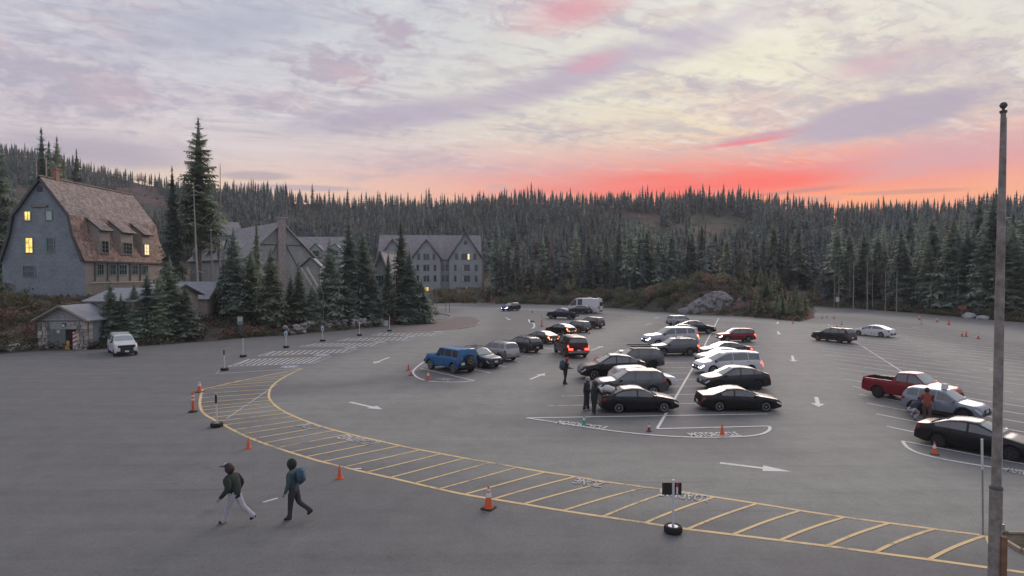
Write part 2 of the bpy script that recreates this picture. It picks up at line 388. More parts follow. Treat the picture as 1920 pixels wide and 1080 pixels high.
def ground_mat():
    m = bpy.data.materials.new('heath_ground'); m.use_nodes = True; MATS['heath'] = m
    t = NT(m.node_tree); b = t.n['Principled BSDF']
    tc = t.new('ShaderNodeTexCoord'); ob = tc.outputs['Object']
    n1 = t.noise(ob, 0.03, 6, 0.6); n2 = t.noise(ob, 0.35, 6, 0.7); n3 = t.noise(ob, 2.5, 5, 0.7)
    c = t.mix(t.sstep(n1, 0.42, 0.58), (0.080, 0.090, 0.068, 1), (0.165, 0.108, 0.100, 1))
    c = t.mix(t.sstep(n2, 0.45, 0.65), c, (0.075, 0.066, 0.045, 1))
    c = t.mix(t.sstep(n2, 0.66, 0.74), c, (0.20, 0.18, 0.165, 1))
    hsv = t.new('ShaderNodeHueSaturation'); t.put(hsv.inputs['Color'], c); t.put(hsv.inputs['Value'], t.lin(n3, 0.25, 0.75, 0.6, 1.4))
    t.l.new(hsv.outputs[0], b.inputs['Base Color']); b.inputs['Roughness'].default_value = 0.95; b.inputs['Specular IOR Level'].default_value = 0.1
    bn = t.new('ShaderNodeBump'); bn.inputs['Strength'].default_value = 0.8; bn.inputs['Distance'].default_value = 0.3
    t.l.new(n3, bn.inputs['Height']); t.l.new(bn.outputs[0], b.inputs['Normal'])
    return m
asphalt_mat(); ground_mat()

def axis(segs):
    out = [segs[0][0]]
    for a, b_, st in segs:
        n = max(1, round((b_ - a) / st)); out += [a + (b_ - a) * (i + 1) / n for i in range(n)]
    return np.array(out)
def build_terrain():
    xs = axis([(-2200, -900, 200), (-900, -300, 30), (-300, -110, 10), (-110, 110, 3.5), (110, 320, 10), (320, 900, 30), (900, 2200, 200)])
    ys = axis([(-200, -20, 30), (-20, 40, 10), (40, 160, 3.0), (160, 260, 7), (260, 620, 13), (620, 1200, 60), (1200, 2500, 300)])
    X, Y = np.meshgrid(xs, ys); Z = terrain(X.ravel(), Y.ravel())
    me = bpy.data.meshes.new('ground')
    nx, ny = len(xs), len(ys)
    idx = np.arange(nx * ny).reshape(ny, nx)
    q = np.stack([idx[:-1, :-1], idx[:-1, 1:], idx[1:, 1:], idx[1:, :-1]], -1).reshape(-1, 4)
    me.from_pydata(np.stack([X.ravel(), Y.ravel(), Z], 1).tolist(), [], q.tolist())
    me.polygons.foreach_set('use_smooth', [True] * len(me.polygons)); me.materials.append(MATS['heath'])
    struct(link('ground', me))
build_terrain()

LANES = [([(560, 760), (700, 800), (950, 850), (1250, 890), (1600, 930), (1990, 960)], 4.0), ([(620, 700), (760, 660), (860, 620), (900, 580)], 5.0), ([(930, 760), (1020, 690), (1130, 630), (1220, 592)], 3.6),
         ([(1480, 606), (1500, 650), (1530, 740), (1600, 850), (1750, 950)], 3.6), ([(830, 576), (1100, 583), (1300, 594), (1480, 606), (1560, 612)], 4.0), ([(1530, 590), (1600, 590), (1800, 610), (1960, 640)], 5.0),
         ([(1580, 618), (1740, 645), (1880, 700), (1990, 760)], 3.2), ([(930, 760), (700, 740), (560, 760)], 3.5)]
def build_lot():
    bm = bmesh.new()
    bm.faces.new([bm.verts.new((x, y, 0)) for x, y in LOT])
    for ax, a, b_ in ((0, -94, 189), (1, -12, 165)):
        for c in np.arange(a, b_, 2.5):
            no = (1, 0, 0) if ax == 0 else (0, 1, 0); co = (c, 0, 0) if ax == 0 else (0, c, 0)
            bmesh.ops.bisect_plane(bm, geom=bm.verts[:] + bm.edges[:] + bm.faces[:], plane_co=co, plane_no=no)
    bmesh.ops.recalc_face_normals(bm, faces=bm.faces)
    if sum(f.normal.z * f.calc_area() for f in bm.faces) < 0: bmesh.ops.reverse_faces(bm, faces=bm.faces)
    me = bpy.data.meshes.new('parking_lot'); bm.to_mesh(me); bm.free()
    co = np.empty(len(me.vertices) * 3); me.vertices.foreach_get('co', co); co = co.reshape(-1, 3)
    wear = np.zeros(len(co))
    for pts, w in LANES:
        P = [G(*p)[:2] for p in pts]
        best = np.full(len(co), 1e9)
        for (ax, ay), (bx, by) in zip(P[:-1], P[1:]):
            dx, dy = bx - ax, by - ay
            tt = np.clip(((co[:, 0] - ax) * dx + (co[:, 1] - ay) * dy) / (dx * dx + dy * dy), 0, 1)
            best = np.minimum(best, np.hypot(co[:, 0] - ax - tt * dx, co[:, 1] - ay - tt * dy))
        wear = np.maximum(wear, np.exp(-(best / w) ** 4) * 0.9)
    wear = np.maximum(wear, 0.18)
    at = me.attributes.new('wear', 'FLOAT', 'POINT'); at.data.foreach_set('value', wear)
    me.materials.append(MATS['asphalt'])
    return struct(link('parking_lot', me))
lot = build_lot()

def paint(name, c, worn=0.45):
    m = bpy.data.materials.new(name); m.use_nodes = True; MATS[name] = m
    t = NT(m.node_tree); b = t.n['Principled BSDF']; tc = t.new('ShaderNodeTexCoord'); ob = tc.outputs['Object']
    n = t.noise(ob, 3.0, 6, 0.75); n2 = t.noise(ob, 0.35, 3, 0.5)
    f = t.sstep(t.m('ADD', n, t.m('MULTIPLY', t.m('SUBTRACT', n2, 0.5), 0.7)), worn + 0.16, worn - 0.16)
    t.l.new(t.mix(f, (*c, 1), (0.17, 0.16, 0.16, 1)), b.inputs['Base Color']); b.inputs['Roughness'].default_value = 0.8
    return m
M_yel = paint('yellow_paint', (0.72, 0.52, 0.25), 0.37)
M_whp = paint('white_paint', (0.66, 0.66, 0.64), 0.33)
M_wht = paint('faded_white_paint', (0.60, 0.60, 0.59), 0.44)
M_let = paint('lettering_paint', (.62, .62, .60), .22)
M_blp = paint('blue_paint', (0.26, 0.33, 0.44), 0.45)
def strip(pts, w, z, name, m, parent):
    """flat painted line along ground points"""
    pts = [Vector(p) for p in pts]; L, Rr = [], []
    for i, p in enumerate(pts):
        d = (pts[min(i + 1, len(pts) - 1)] - pts[max(i - 1, 0)]); d.z = 0; d.normalize()
        n = Vector((-d.y, d.x, 0)) * (w / 2)
        L.append((p.x + n.x, p.y + n.y, z)); Rr.append((p.x - n.x, p.y - n.y, z))
    mb = MB(); n = len(pts)
    mb.add(L + Rr, [(n + i, n + i + 1, i + 1, i) for i in range(n - 1)])
    return mb.build(name, m, parent)
def curve(pp, n=6):
    """Catmull-Rom through pixel points on the ground"""
    P = [G(*p) for p in pp]; out = []
    for i in range(len(P) - 1):
        a = P[max(i - 1, 0)]; b = P[i]; c = P[i + 1]; d = P[min(i + 2, len(P) - 1)]
        for k in range(n):
            t = k / n
            out.append(0.5 * ((2 * b) + (c - a) * t + (2 * a - 5 * b + 4 * c - d) * t * t + (3 * b - a - 3 * c + d) * t ** 3))
    return out + [P[-1]]
INNER = [(567, 691), (537, 705), (512, 722), (504, 740), (509, 753), (525, 767), (550, 780), (582, 792.5), (625, 806), (675, 818.5), (712, 827), (747, 835), (780, 842), (860, 857), (920, 867.5), (970, 876.5), (1020, 885), (1080, 894), (1140, 904), (1215, 914), (1270, 921), (1340, 932), (1440, 947.5), (1501, 957.5), (1584, 970), (1668, 981), (1751, 992), (1837, 1003)]
OUTER = [(380, 730), (376, 745), (375, 760), (382, 775), (405, 789), (420, 797), (442, 809), (475, 824), (515, 838.5), (550, 850), (595, 863.5), (640, 875), (687, 886), (737, 897), (780, 907), (860, 925), (925, 936), (980, 945), (1052, 957), (1125, 968), (1200, 979), (1280, 991), (1340, 998.5), (1440, 1010.5), (1551, 1024), (1640, 1036), (1740, 1049), (1857, 1065), (1960, 1079)]
HATCH = [((440, 715), (537, 704)), ((420, 719), (530, 709)), ((405, 724), (520, 715)), ((395, 729), (511, 722)), ((380, 738), (505, 730)), ((378, 746), (503, 737)), ((376, 755), (503, 745)), ((379, 763), (506, 751)), ((381, 769), (509, 756)), ((386, 776), (516, 762)), ((395, 783), (526, 769)), ((407, 790), (537, 775)), ((420, 797), (551, 781)), ((437, 806.5), (567, 787.6)), ((454, 814), (584, 794)), ((473, 823), (606, 800.5)), ((494, 831), (629, 807)), ((518, 840), (656, 814)), ((544, 848), (684, 821)), ((573, 857), (716, 828.5)), ((605, 866), (750, 836)), ((644, 876), (788, 844)), ((686, 886), (828, 851)), ((731, 896), (872, 859)), ((777, 906.5), (919, 867.5)), ((824, 917), (970, 876.5)), ((872, 927), (1022, 885.5)), ((925, 936), (1080, 894)), ((981, 945.5), (1140, 904)), ((1057, 957.5), (1212, 913.5)), ((1130, 969), (1262, 920)), ((1210, 980.5), (1340, 932)), ((1290, 992), (1420, 944.5)), ((1375, 1002.5), (1501, 957.5)), ((1462, 1013.5), (1584, 970)), ((1551, 1024), (1668, 981)), ((1640, 1036), (1751, 992)), ((1742, 1049.5), (1846, 1005))]
lz = MB()
zone = strip(curve(OUTER), 0.14, 0.006, 'loading_zone_outline', M_yel, lot)
strip(curve(INNER), 0.14, 0.006, 'border_line', M_yel, zone)
strip(curve([(567, 691), (475, 709), (380, 730)]), 0.12, 0.007, 'border_line', M_yel, zone)
for i, (a, b_) in enumerate(HATCH):
    pa, pb = G(*a), G(*b_)
    pts = [lerp(pa, pb, k / 6) for k in range(7)]
    if i > 26:
        n = Vector((-(pb - pa).y, (pb - pa).x, 0)).normalized()
        pts = [p + n * 0.06 * math.sin(math.pi * k / 6) for k, p in enumerate(pts)]
    strip(pts, 0.105, 0.010, 'stripe', M_yel, zone)
strip([G(520, 720), G(425, 785)], 0.06, 0.014, 'old_line', M_wht, zone)
pb = strip(curve([(1850, 1005), (1862, 1028), (1890, 1021), (1990, 1012)]), 0.1, 0.006, 'stripe', M_yel, zone)
# accessible bays
for k, q in enumerate([[(427.5, 687.5), (465, 674), (621, 669), (587.5, 680.5)], [(484, 667.5), (512, 659), (671, 655), (652, 660.5)], [(562.5, 649.5), (590, 644.5), (726, 643), (704, 649)], [(632, 639), (652, 634.5), (782, 632.5), (765, 638)], [(697, 629), (712, 624.5), (834, 625.5), (815, 630)]]):
    a, b_, c, d = [G(*p) for p in q]
    az = strip([a, b_, c, d, a], 0.12, 0.006, 'access_aisle_outline', M_whp, lot)
    tip = a - (b_ - a).normalized() * 0.1
    n = 15 - k
    for i in range(1, n):
        t0 = i / n; p0 = lerp(a, d, t0); p1 = lerp(b_, c, min(1, max(0, t0 - 0.05)))
        strip([lerp(p0, p1, 0.03), lerp(p0, p1, 0.97)], 0.12, 0.010, 'stripe', M_whp, az)
strip([G(566, 691), G(404, 701), G(415, 693)], 0.1, 0.012, 'bay_line', M_whp, lot)
strip([G(760, 622), G(870, 620)], 0.1, 0.006, 'bay_line', M_wht, lot)
for (x, y) in [(543, 687.5), (603, 665.5), (657, 652), (712, 641), (768, 631), (822, 622)]:
    c = G(x, y); r = R(10); u = Vector((math.cos(r), math.sin(r), 0)); v = Vector((-u.y, u.x, 0))
    mb = MB(); mb.poly([c - u * .65 - v * .65 + Vector((0, 0, .006)), c + u * .65 - v * .65 + Vector((0, 0, .006)), c + u * .65 + v * .65 + Vector((0, 0, .006)), c - u * .65 + v * .65 + Vector((0, 0, .006))])
    s = mb.build('accessible_symbol', M_blp, lot)
    ic = [c + u * (.32 * math.cos(R(a))) + v * (.32 * math.sin(R(a)) - .12) for a in range(150, 400, 25)]
    strip(ic, .1, .010, 'wheel_mark', M_whp, s); strip([c + v * .45, c + v * .05, c + u * .3 + v * .05, c + u * .42 - v * .3], .1, .013, 'figure_mark', M_whp, s)
def arrow(t, h, w=0.22, hw=0.75, m=None):
    a, b_ = G(*t), G(*h); d = (b_ - a); L = d.length; d.normalize(); n = Vector((-d.y, d.x, 0)); hl = min(L * 0.45, 1.0)
    k = b_ - d * hl; z = Vector((0, 0, 0.006))
    mb = MB(); mb.add([p + z for p in (a + n * w / 2, a - n * w / 2, k - n * w / 2, k - n * hw / 2, b_, k + n * hw / 2, k + n * w / 2)], [(0, 1, 2, 6), (3, 4, 5)])
    return mb.build('arrow_marking', m or M_whp, lot)
for t, h in [((730, 670), (700, 681.5)), ((656, 754), (718, 768)), ((994, 711.5), (1022, 700)), ((1350, 868), (1484, 884.5)), ((1530.5, 744.5), (1535, 763)), ((1485.5, 667), (1488, 678)), ((1108, 657), (1130, 649)), ((948, 595), (956, 600)), ((1459, 603), (1457, 607.5)), ((1458.5, 621), (1461, 627)), ((1236, 594.5), (1228, 596.5)), ((1210, 609), (1222, 607))]:
    arrow(t, h)
def wline(p, ang, L, m=M_wht, w=0.125, z=0.006):
    d = Vector((math.cos(R(ang)), math.sin(R(ang)), 0)); p = Vector((p[0], p[1], 0))
    return strip([p, p + d * L], w, z, 'bay_line', m, lot)
# centre block
for k in range(27):
    Z = 32.3 + 2.71 * k; X = 7.0 + (Z - 29.5) * .378
    if k: wline((X, Z), 184, 7.1)
    if k: wline((X, Z), 4, 6.0)
strip([G(1232, 804), G(1298.5, 691), G(1348, 596)], 0.14, 0.010, 'block_centre_line', M_whp, lot)
strip([G(987, 784), G(1439, 776.5)], 0.15, 0.014, 'motorcycle_bay_line', M_whp, lot)
strip(curve([(987, 784), (1060, 795), (1110, 803), (1180, 812), (1250, 818), (1320, 820.5), (1390, 819), (1425, 815), (1441, 808), (1443, 802), (1436, 799.5), (1380, 801), (1232, 804.5)]), 0.15, 0.018, 'motorcycle_bay_line', M_whp, lot)
# left row
for k in range(26):
    wline((-1.6 + 1.13 * k, 45.9 + 2.9 * k), 129, 6.0, M_whp if k < 9 else M_wht)
strip(curve([(890, 714), (855, 716.5), (810, 715), (787, 710), (776, 702), (775, 696), (782, 688), (794, 679)]), 0.15, 0.010, 'motorcycle_bay_line', M_whp, lot)
strip([G(890, 714), G(789, 691)], 0.12, 0.014, 'motorcycle_bay_line', M_whp, lot)
strip(curve([(992, 599), (993, 604), (1000, 606), (1002, 612), (998, 616)]), 0.25, 0.010, 'motorcycle_bay_line', M_whp, lot)
# right blocks
for k in range(-1, 22):
    p = (19.4 + 1.05 * k, 32.5 + 2.65 * k)
    wline(p, -60, 11.6, M_whp if k < 5 else M_wht)
strip([G(1552, 608), G(1681.6, 690.5), G(1990, 900)], 0.12, 0.010, 'block_centre_line', M_wht, lot)
for k in range(-8, 10): wline((42 + 1.05 * k, 63.4 + 2.65 * k), -60, 11.5)
strip(curve([(1692, 827), (1703, 840), (1730, 852), (1790, 865), (1860, 876), (1990, 893)]), 0.14, 0.010, 'motorcycle_bay_line', M_whp, lot)
strip([G(1692, 827), G(1880, 863), G(1990, 884)], 0.12, 0.014, 'motorcycle_bay_line', M_whp, lot)
for a, b_ in [((1745, 663), (1762, 665)), ((1855, 692), (1875, 697)), ((1710, 613), (1725, 615))]: strip([G(*a), G(*b_)], .14, .006, 'bay_line', M_whp, lot)
strip([G(493, 942), G(521, 934)], 0.10, .006, 'old_line', M_wht, lot); strip([G(664, 880), G(678, 879)], 0.12, .018, 'old_line', M_whp, lot)

def ground_text(txt, a, b_, hpx=None, h=0.6, m=None, flip=False):
    cu = bpy.data.curves.new('lettering', 'FONT'); cu.body = txt; cu.size = 1.0; cu.offset = 0.025
    A, B = (G(*b_), G(*a)) if flip else (G(*a), G(*b_))
    d = B - A; o = bpy.data.objects.new('lettering', cu); COL.objects.link(o)
    bpy.context.view_layer.update(); wd = max(o.dimensions.x, 0.1)
    o.parent = lot; o.location = (A.x, A.y, 0.022); o.rotation_euler[2] = math.atan2(d.y, d.x); o.scale = (d.length / wd, h, 1)
    cu.materials.append(m or M_let); return o
ground_text('MOTORCYCLE', (1040, 794.5), (1132, 806), h=.95)
ground_text('MOTORCYCLE', (1297, 819.5), (1390, 817.5), h=.95)
ground_text('MOTORCYCLE', (812, 711), (842, 714), h=.95, m=M_wht)
ground_text('MOTORCYCLE', (1884, 884), (1980, 902), h=.9, m=M_wht)
ground_text('LOADING', (1240, 919), (1330, 931), h=.85, flip=True, m=M_wht)
ground_text('ZONE', (1082, 897), (1136, 905), h=.85, flip=True, m=M_wht)
ground_text('LOADING', (653, 816), (712, 828.5), h=1.0, flip=True, m=M_wht)
ground_text('ZONE', (577, 793.5), (604, 801), h=1.0, flip=True, m=M_wht)

# kerbs, side path, planter
M_kerb = mat('concrete_kerb', (0.36, 0.33, 0.30), 0.85, var=.2, vscale=2)
M_pink = mat('worn_red_paving', (0.17, 0.135, 0.13), 0.9, var=.15, vscale=1)
def kerb(pp, name, w=.18, h=.13, m=M_kerb, label='kerb'):
    P = curve(pp, 4); mb = MB()
    for a, b_ in zip(P[:-1], P[1:]):
        d = b_ - a; mb.box(((a + b_) / 2) + Vector((0, 0, h / 2)), (d.length + .02, w, h), math.atan2(d.y, d.x))
    o = mb.build(name, m); return struct(o)
kerb([(793, 601), (815, 600.5), (838, 598), (846, 594.5), (840, 591), (822, 588)], 'kerb')
kerb([(900, 604), (895, 609), (880, 613), (862, 616)], 'kerb', h=.10)
P = curve([(880, 594), (895, 598), (900, 604), (893, 611), (872, 616), (820, 621), (760, 622), (720, 620), (760, 612), (810, 604), (846, 598), (852, 594)], 3)
mb = MB(); mb.poly([(p.x, p.y, .004) for p in P]); struct(mb.build('paved_crossing', M_pink))
P = [G(1868, 1003), G(1884, 1000), (14.2, 17.4, 0), (19, 17.3, 0), (19, 15.6, 0), G(1915, 1036), G(1880, 1014)]
P = [Vector(p) for p in P]; mb = MB(); mb.prism([(p.x, p.y, 0.0) for p in P], (0, 0, .05))
struct(mb.build('planter_bed', MATS['heath']))
mb = MB()
for a, b_ in zip(P, P[1:] + P[:1]):
    d = b_ - a; mb.box((a + b_) / 2 + Vector((0, 0, .05)), (d.length, .09, .10), math.atan2(d.y, d.x))
struct(mb.build('kerb', mat('weathered_kerb', (0.36, 0.28, 0.20), .85, var=.3)))
# ------------------------------------------------------------------ buildings
def siding_mat(name, c, course=0.16, rough=.85, vert=False, dark=.78):
    m = bpy.data.materials.new(name); m.use_nodes = True; MATS[name] = m
    t = NT(m.node_tree); b = t.n['Principled BSDF']; tc = t.new('ShaderNodeTexCoord'); ob = tc.outputs['Object']
    sp = t.new('ShaderNodeSeparateXYZ'); t.l.new(ob, sp.inputs[0])
    along = t.m('ADD', sp.outputs[0], sp.outputs[1])
    vec = t.xyz(sp.outputs[2], along, 0) if vert else t.xyz(along, sp.outputs[2], 0)
    br = t.new('ShaderNodeTexBrick'); t.put(br.inputs['Vector'], vec)
    br.inputs['Scale'].default_value = 1.0; br.inputs['Brick Width'].default_value = 3.0 if vert else .17; br.inputs['Row Height'].default_value = course
    br.inputs['Mortar Size'].default_value = .012; br.inputs['Mortar Smooth'].default_value = .3
    br.inputs['Color1'].default_value = (*c, 1); br.inputs['Color2'].default_value = (*[q * dark for q in c], 1); br.inputs['Mortar'].default_value = (*[q * .45 for q in c], 1)
    n = t.noise(ob, .6, 5, .65)
    hsv = t.new('ShaderNodeHueSaturation'); t.l.new(br.outputs[0], hsv.inputs['Color']); t.put(hsv.inputs['Value'], t.lin(n, .25, .75, .8, 1.18))
    t.l.new(hsv.outputs[0], b.inputs['Base Color']); b.inputs['Roughness'].default_value = rough; b.inputs['Specular IOR Level'].default_value = .2
    bn = t.new('ShaderNodeBump'); bn.inputs['Strength'].default_value = .5; bn.inputs['Distance'].default_value = .03
    t.l.new(br.outputs['Fac'], bn.inputs['Height']); bn.invert = True; t.l.new(bn.outputs[0], b.inputs['Normal'])
    return m
M_sid = siding_mat('blue_grey_shingle_siding', (0.315, 0.365, 0.405))
M_tan = siding_mat('weathered_tan_siding', (0.44, 0.39, 0.355))
M_inn = siding_mat('grey_green_siding', (0.44, 0.465, 0.455))
M_brd = siding_mat('grey_board_siding', (0.36, 0.385, 0.40), .22, vert=True)
M_roofg = siding_mat('grey_shake_roofing', (0.36, 0.345, 0.36), .22, dark=.72)
M_shu = mat('brown_shingle', (0.29, 0.24, 0.222), .9, island=.32, var=.18, vscale=.5)
M_shl = mat('red_brown_shingle', (0.29, 0.20, 0.165), .9, island=.36, var=.2, vscale=.5)
M_deck = mat('dark_roof_deck', (0.05, 0.045, 0.045), .9)
M_trim = mat('dark_trim', (0.09, 0.095, 0.10), .8)
M_grn = mat('green_window_frame', (0.14, 0.28, 0.25), .6)
M_gls = mat('window_glass', (0.03, 0.04, 0.045), .06, spec=.9)
M_blind = mat('pale_blind', (0.50, 0.54, 0.50), .7)
M_lit = mat('lit_window', (0.6, 0.4, 0.1), .5, emit=(1.0, .62, .16), estr=1.1, var=.4, vscale=1.5)
M_litw = mat('lit_window_pale', (0.6, 0.5, 0.3), .5, emit=(1.0, .80, .42), estr=.75)
M_wood = mat('weathered_timber', (0.20, 0.175, 0.155), .85, var=.3, vscale=4)
M_log = mat('pale_log', (0.34, 0.31, 0.28), .85, var=.25, vscale=3)
M_chim = mat('brick_chimney_red', (0.30, 0.17, 0.13), .9, var=.25, vscale=6)
M_stone = mat('field_stone', (0.32, 0.295, 0.27), .9, objrand=.5, var=.2, vscale=3)
M_mort = mat('stone_mortar', (0.13, 0.12, 0.115), .95)
M_rock = mat('grey_rock', (0.32, 0.325, 0.335), .92, var=.45, vscale=.9, bump=.8, bscale=2.5, second=(0.16, 0.145, 0.13), sfac=(.5, .64))

def window(parent, c, n, w, h, nx=2, ny=3, lit=None, frame=None, dep=.10, glass=None):
    """window part with pane children. c = centre on wall, n = outward normal (2-D angle, degrees)"""
    a = R(n); N = Vector((math.cos(a), math.sin(a), 0)); U = Vector((-N.y, N.x, 0)); c = Vector(c)
    mb = MB(); M3 = Matrix((U, N, Vector((0, 0, 1)))).transposed(); t = .09
    def bar(u, v, du, dv, d=dep): mb.box(c + U * u + Vector((0, 0, v)) + N * (d / 2 + .004), (du, d, dv), M=M3)
    bar(0, h / 2 + t / 2, w + 2 * t, t); bar(0, -h / 2 - t / 2, w + 2 * t + .1, t); bar(w / 2 + t / 2, 0, t, h); bar(-w / 2 - t / 2, 0, t, h)
    for i in range(1, nx): bar(-w / 2 + w * i / nx, 0, .05, h, dep * .7)
    for j in range(1, ny): bar(0, -h / 2 + h * j / ny, w, .04, dep * .6)
    f = mb.build('window', frame or M_grn, parent)
    gm = glass or (M_gls if not lit else lit)
    for i in range(nx):
        p = MB(); p.box(c + U * (-w / 2 + w * (i + .5) / nx) + N * .02, (w / nx - .05, .03, h), M=M3); p.build('pane', gm, f)
    return f
def shingle_field(pts, name, m, parent, row=.27, wmin=.18, wmax=.42, seed=1, lift=.03):
    """pts: eave-left, eave-right, ridge-right, ridge-left. Overlapping shingles joined into one part"""
    A, B, C, D = [Vector(p) for p in pts]; r_ = random.Random(seed); mb = MB()
    nrm = (B - A).cross(D - A).normalized(); H = ((D - A).length + (C - B).length) / 2; n = int(H / row)
    for j in range(n):
        t0 = j / n; t1 = min(1, (j + 1.25) / n); L0, R0 = lerp(A, D, t0), lerp(B, C, t0); L1, R1 = lerp(A, D, t1), lerp(B, C, t1)
        wd = (R0 - L0).length; s = -r_.random() * .2
        while s < wd:
            e = s + r_.uniform(wmin, wmax); a, b_ = max(0, s) / wd, min(wd, e - .015) / wd; s = e
            if b_ <= a: continue
            k = lift * r_.uniform(.8, 1.6); dj = r_.uniform(-.02, .02) / H
            p0, p1 = lerp(L0, R0, a) + (D - A) * dj, lerp(L0, R0, b_) + (D - A) * dj; q1, q0 = lerp(L1, R1, b_), lerp(L1, R1, a)
            mb.add([p0 + nrm * k, p1 + nrm * k, q1 + nrm * .006, q0 + nrm * .006, p0, p1], [(0, 1, 2, 3), (4, 5, 1, 0)])
    o = mb.build(name, m, parent); o['kind'] = 'stuff'; return o
def slab(parent, name, m, pts, th=.14):
    A, B, C, D = [Vector(p) for p in pts]; n = (B - A).cross(D - A).normalized()
    mb = MB(); mb.prism([p - n * th for p in (A, B, C, D)], n * th); return mb.build(name, m, parent)

# --- tall gambrel house, gable to the camera
Y0, Y1 = 75.0, 93.0
def gp(px, py, Y=Y0): q = W(px, py, Y); return q.x, q.z
rx, rzz = gp(75, 330); bx_, bz = gp(131, 403); ex, ez = gp(157, 489)
base_z = 3.2
house = thing('gambrel_house', 'tall blue-grey shingled house with brown gambrel roof and three dormers', 'building', ((rx, Y0, 0)))
hx = lambda x: x - rx
prof = [(hx(ex), ez), (hx(bx_) + .45, lerp(bz, ez, .42)), (hx(bx_), bz), (0, rzz), (-hx(bx_), bz), (-hx(bx_) - .45, lerp(bz, ez, .42)), (-hx(ex), ez)]
wall_pts = [(hx(ex) - .12, base_z)] + [(x - .12 * (1 if x > 0 else -1 if x < 0 else 0), z - .12) for x, z in prof] + [(-hx(ex) + .12, base_z)]
LY = Y1 - Y0
mb = MB(); mb.prism([(x, .25, z) for x, z in wall_pts], (0, .2, 0)); mb.build('gable_wall', M_sid, house)
mb = MB(); mb.prism([(x, LY - .4, z) for x, z in wall_pts], (0, .2, 0)); mb.build('gable_wall', M_sid, house)
mb = MB(); mb.box((hx(ex) - .25, LY / 2, (ez + base_z) / 2), (.2, LY - 1.0, ez - base_z)); mb.build('side_wall', M_tan, house)
mb = MB(); mb.box((-hx(ex) + .25, LY / 2, (ez + base_z) / 2), (.2, LY - 1.0, ez - base_z)); mb.build('side_wall', M_tan, house)
for sgn in (1, -1):
    pr = prof[:4] if sgn > 0 else prof[3:][::-1]
    for i in range(3):
        (x0, z0), (x1, z1) = pr[i], pr[i + 1]
        if i == 0: x0 += .18 * sgn
        pts = [(x0, -.15, z0), (x0, LY + .15, z0), (x1, LY + .15, z1), (x1, -.15, z1)]
        if sgn < 0: pts = [pts[1], pts[0], pts[3], pts[2]]
        sl_ = slab(house, 'roof', M_deck, pts, .16)
        shingle_field(pts, 'shingles', M_shl if i < 2 else M_shu, sl_, .29, seed=i + 5 * sgn)
    rake = MB()
    for i in range(3):
        (x0, z0), (x1, z1) = pr[i], pr[i + 1]; d = Vector((x1 - x0, 0, z1 - z0))
        rake.box(((x0 + x1) / 2 - .1 * sgn, -.2, (z0 + z1) / 2 - .12), (d.length, .10, .28), M=Matrix.Rotation(-math.atan2(d.z, d.x), 3, 'Y'))
    rake.build('rake_board', M_trim, house)
mb = MB(); mb.box((0, LY / 2, rzz + .06), (.3, LY + .3, .12)); mb.build('ridge_cap', M_shu, house)
mb = MB(); mb.box((.1, .9, rzz + 1.2), (.1, .1, 2.4)); mb.tube([(-.5, .1, rzz - .4), (-.5, .1, rzz + 2.1)], .07); mb.build('vent_pipe', M_log, house)
mb = MB(); cx_ = hx(gp(109, 370, 78)[0]); zt = W(109, 318, 78).z
mb.box((cx_, 2.6, (zt + rzz - 4) / 2), (.62, .62, zt - rzz + 4)); mb.box((cx_, 2.6, zt), (.78, .78, .2)); mb.build('chimney', M_chim, house)
def gw(px, py, w, h, **k):
    q = W(px, py, Y0 + .25); return window(house, (q.x - rx, .25, q.z), -90, w, h, **k)
gw(52, 405, .7, 1.05, nx=2, ny=2, lit=M_lit); gw(92, 404, .75, 1.1, nx=1, ny=1, glass=M_blind)
gw(55, 460, .85, 1.75, nx=2, ny=3, lit=M_lit); gw(95, 459, .8, 1.6, nx=1, ny=2); gw(55, 509, 1.35, 1.3, nx=2, ny=2)
q = W(72, 386, Y0); mb = MB(); mb.box((q.x - rx, .17, q.z), (2.0, .1, .3)); s = mb.build('name_board', M_trim, house)
mb = MB(); mb.box((q.x - rx, .11, q.z), (1.8, .03, .16)); mb.build('board_face', mat('board_face', (.30, .25, .22), .8, var=.5, vscale=6), s)
q = W(72, 354, Y0); mb = MB()
for k in range(4): mb.box((q.x - rx, .2, q.z + .27 - .18 * k), (.6, .1, .10))
mb.build('gable_vent', M_trim, house)
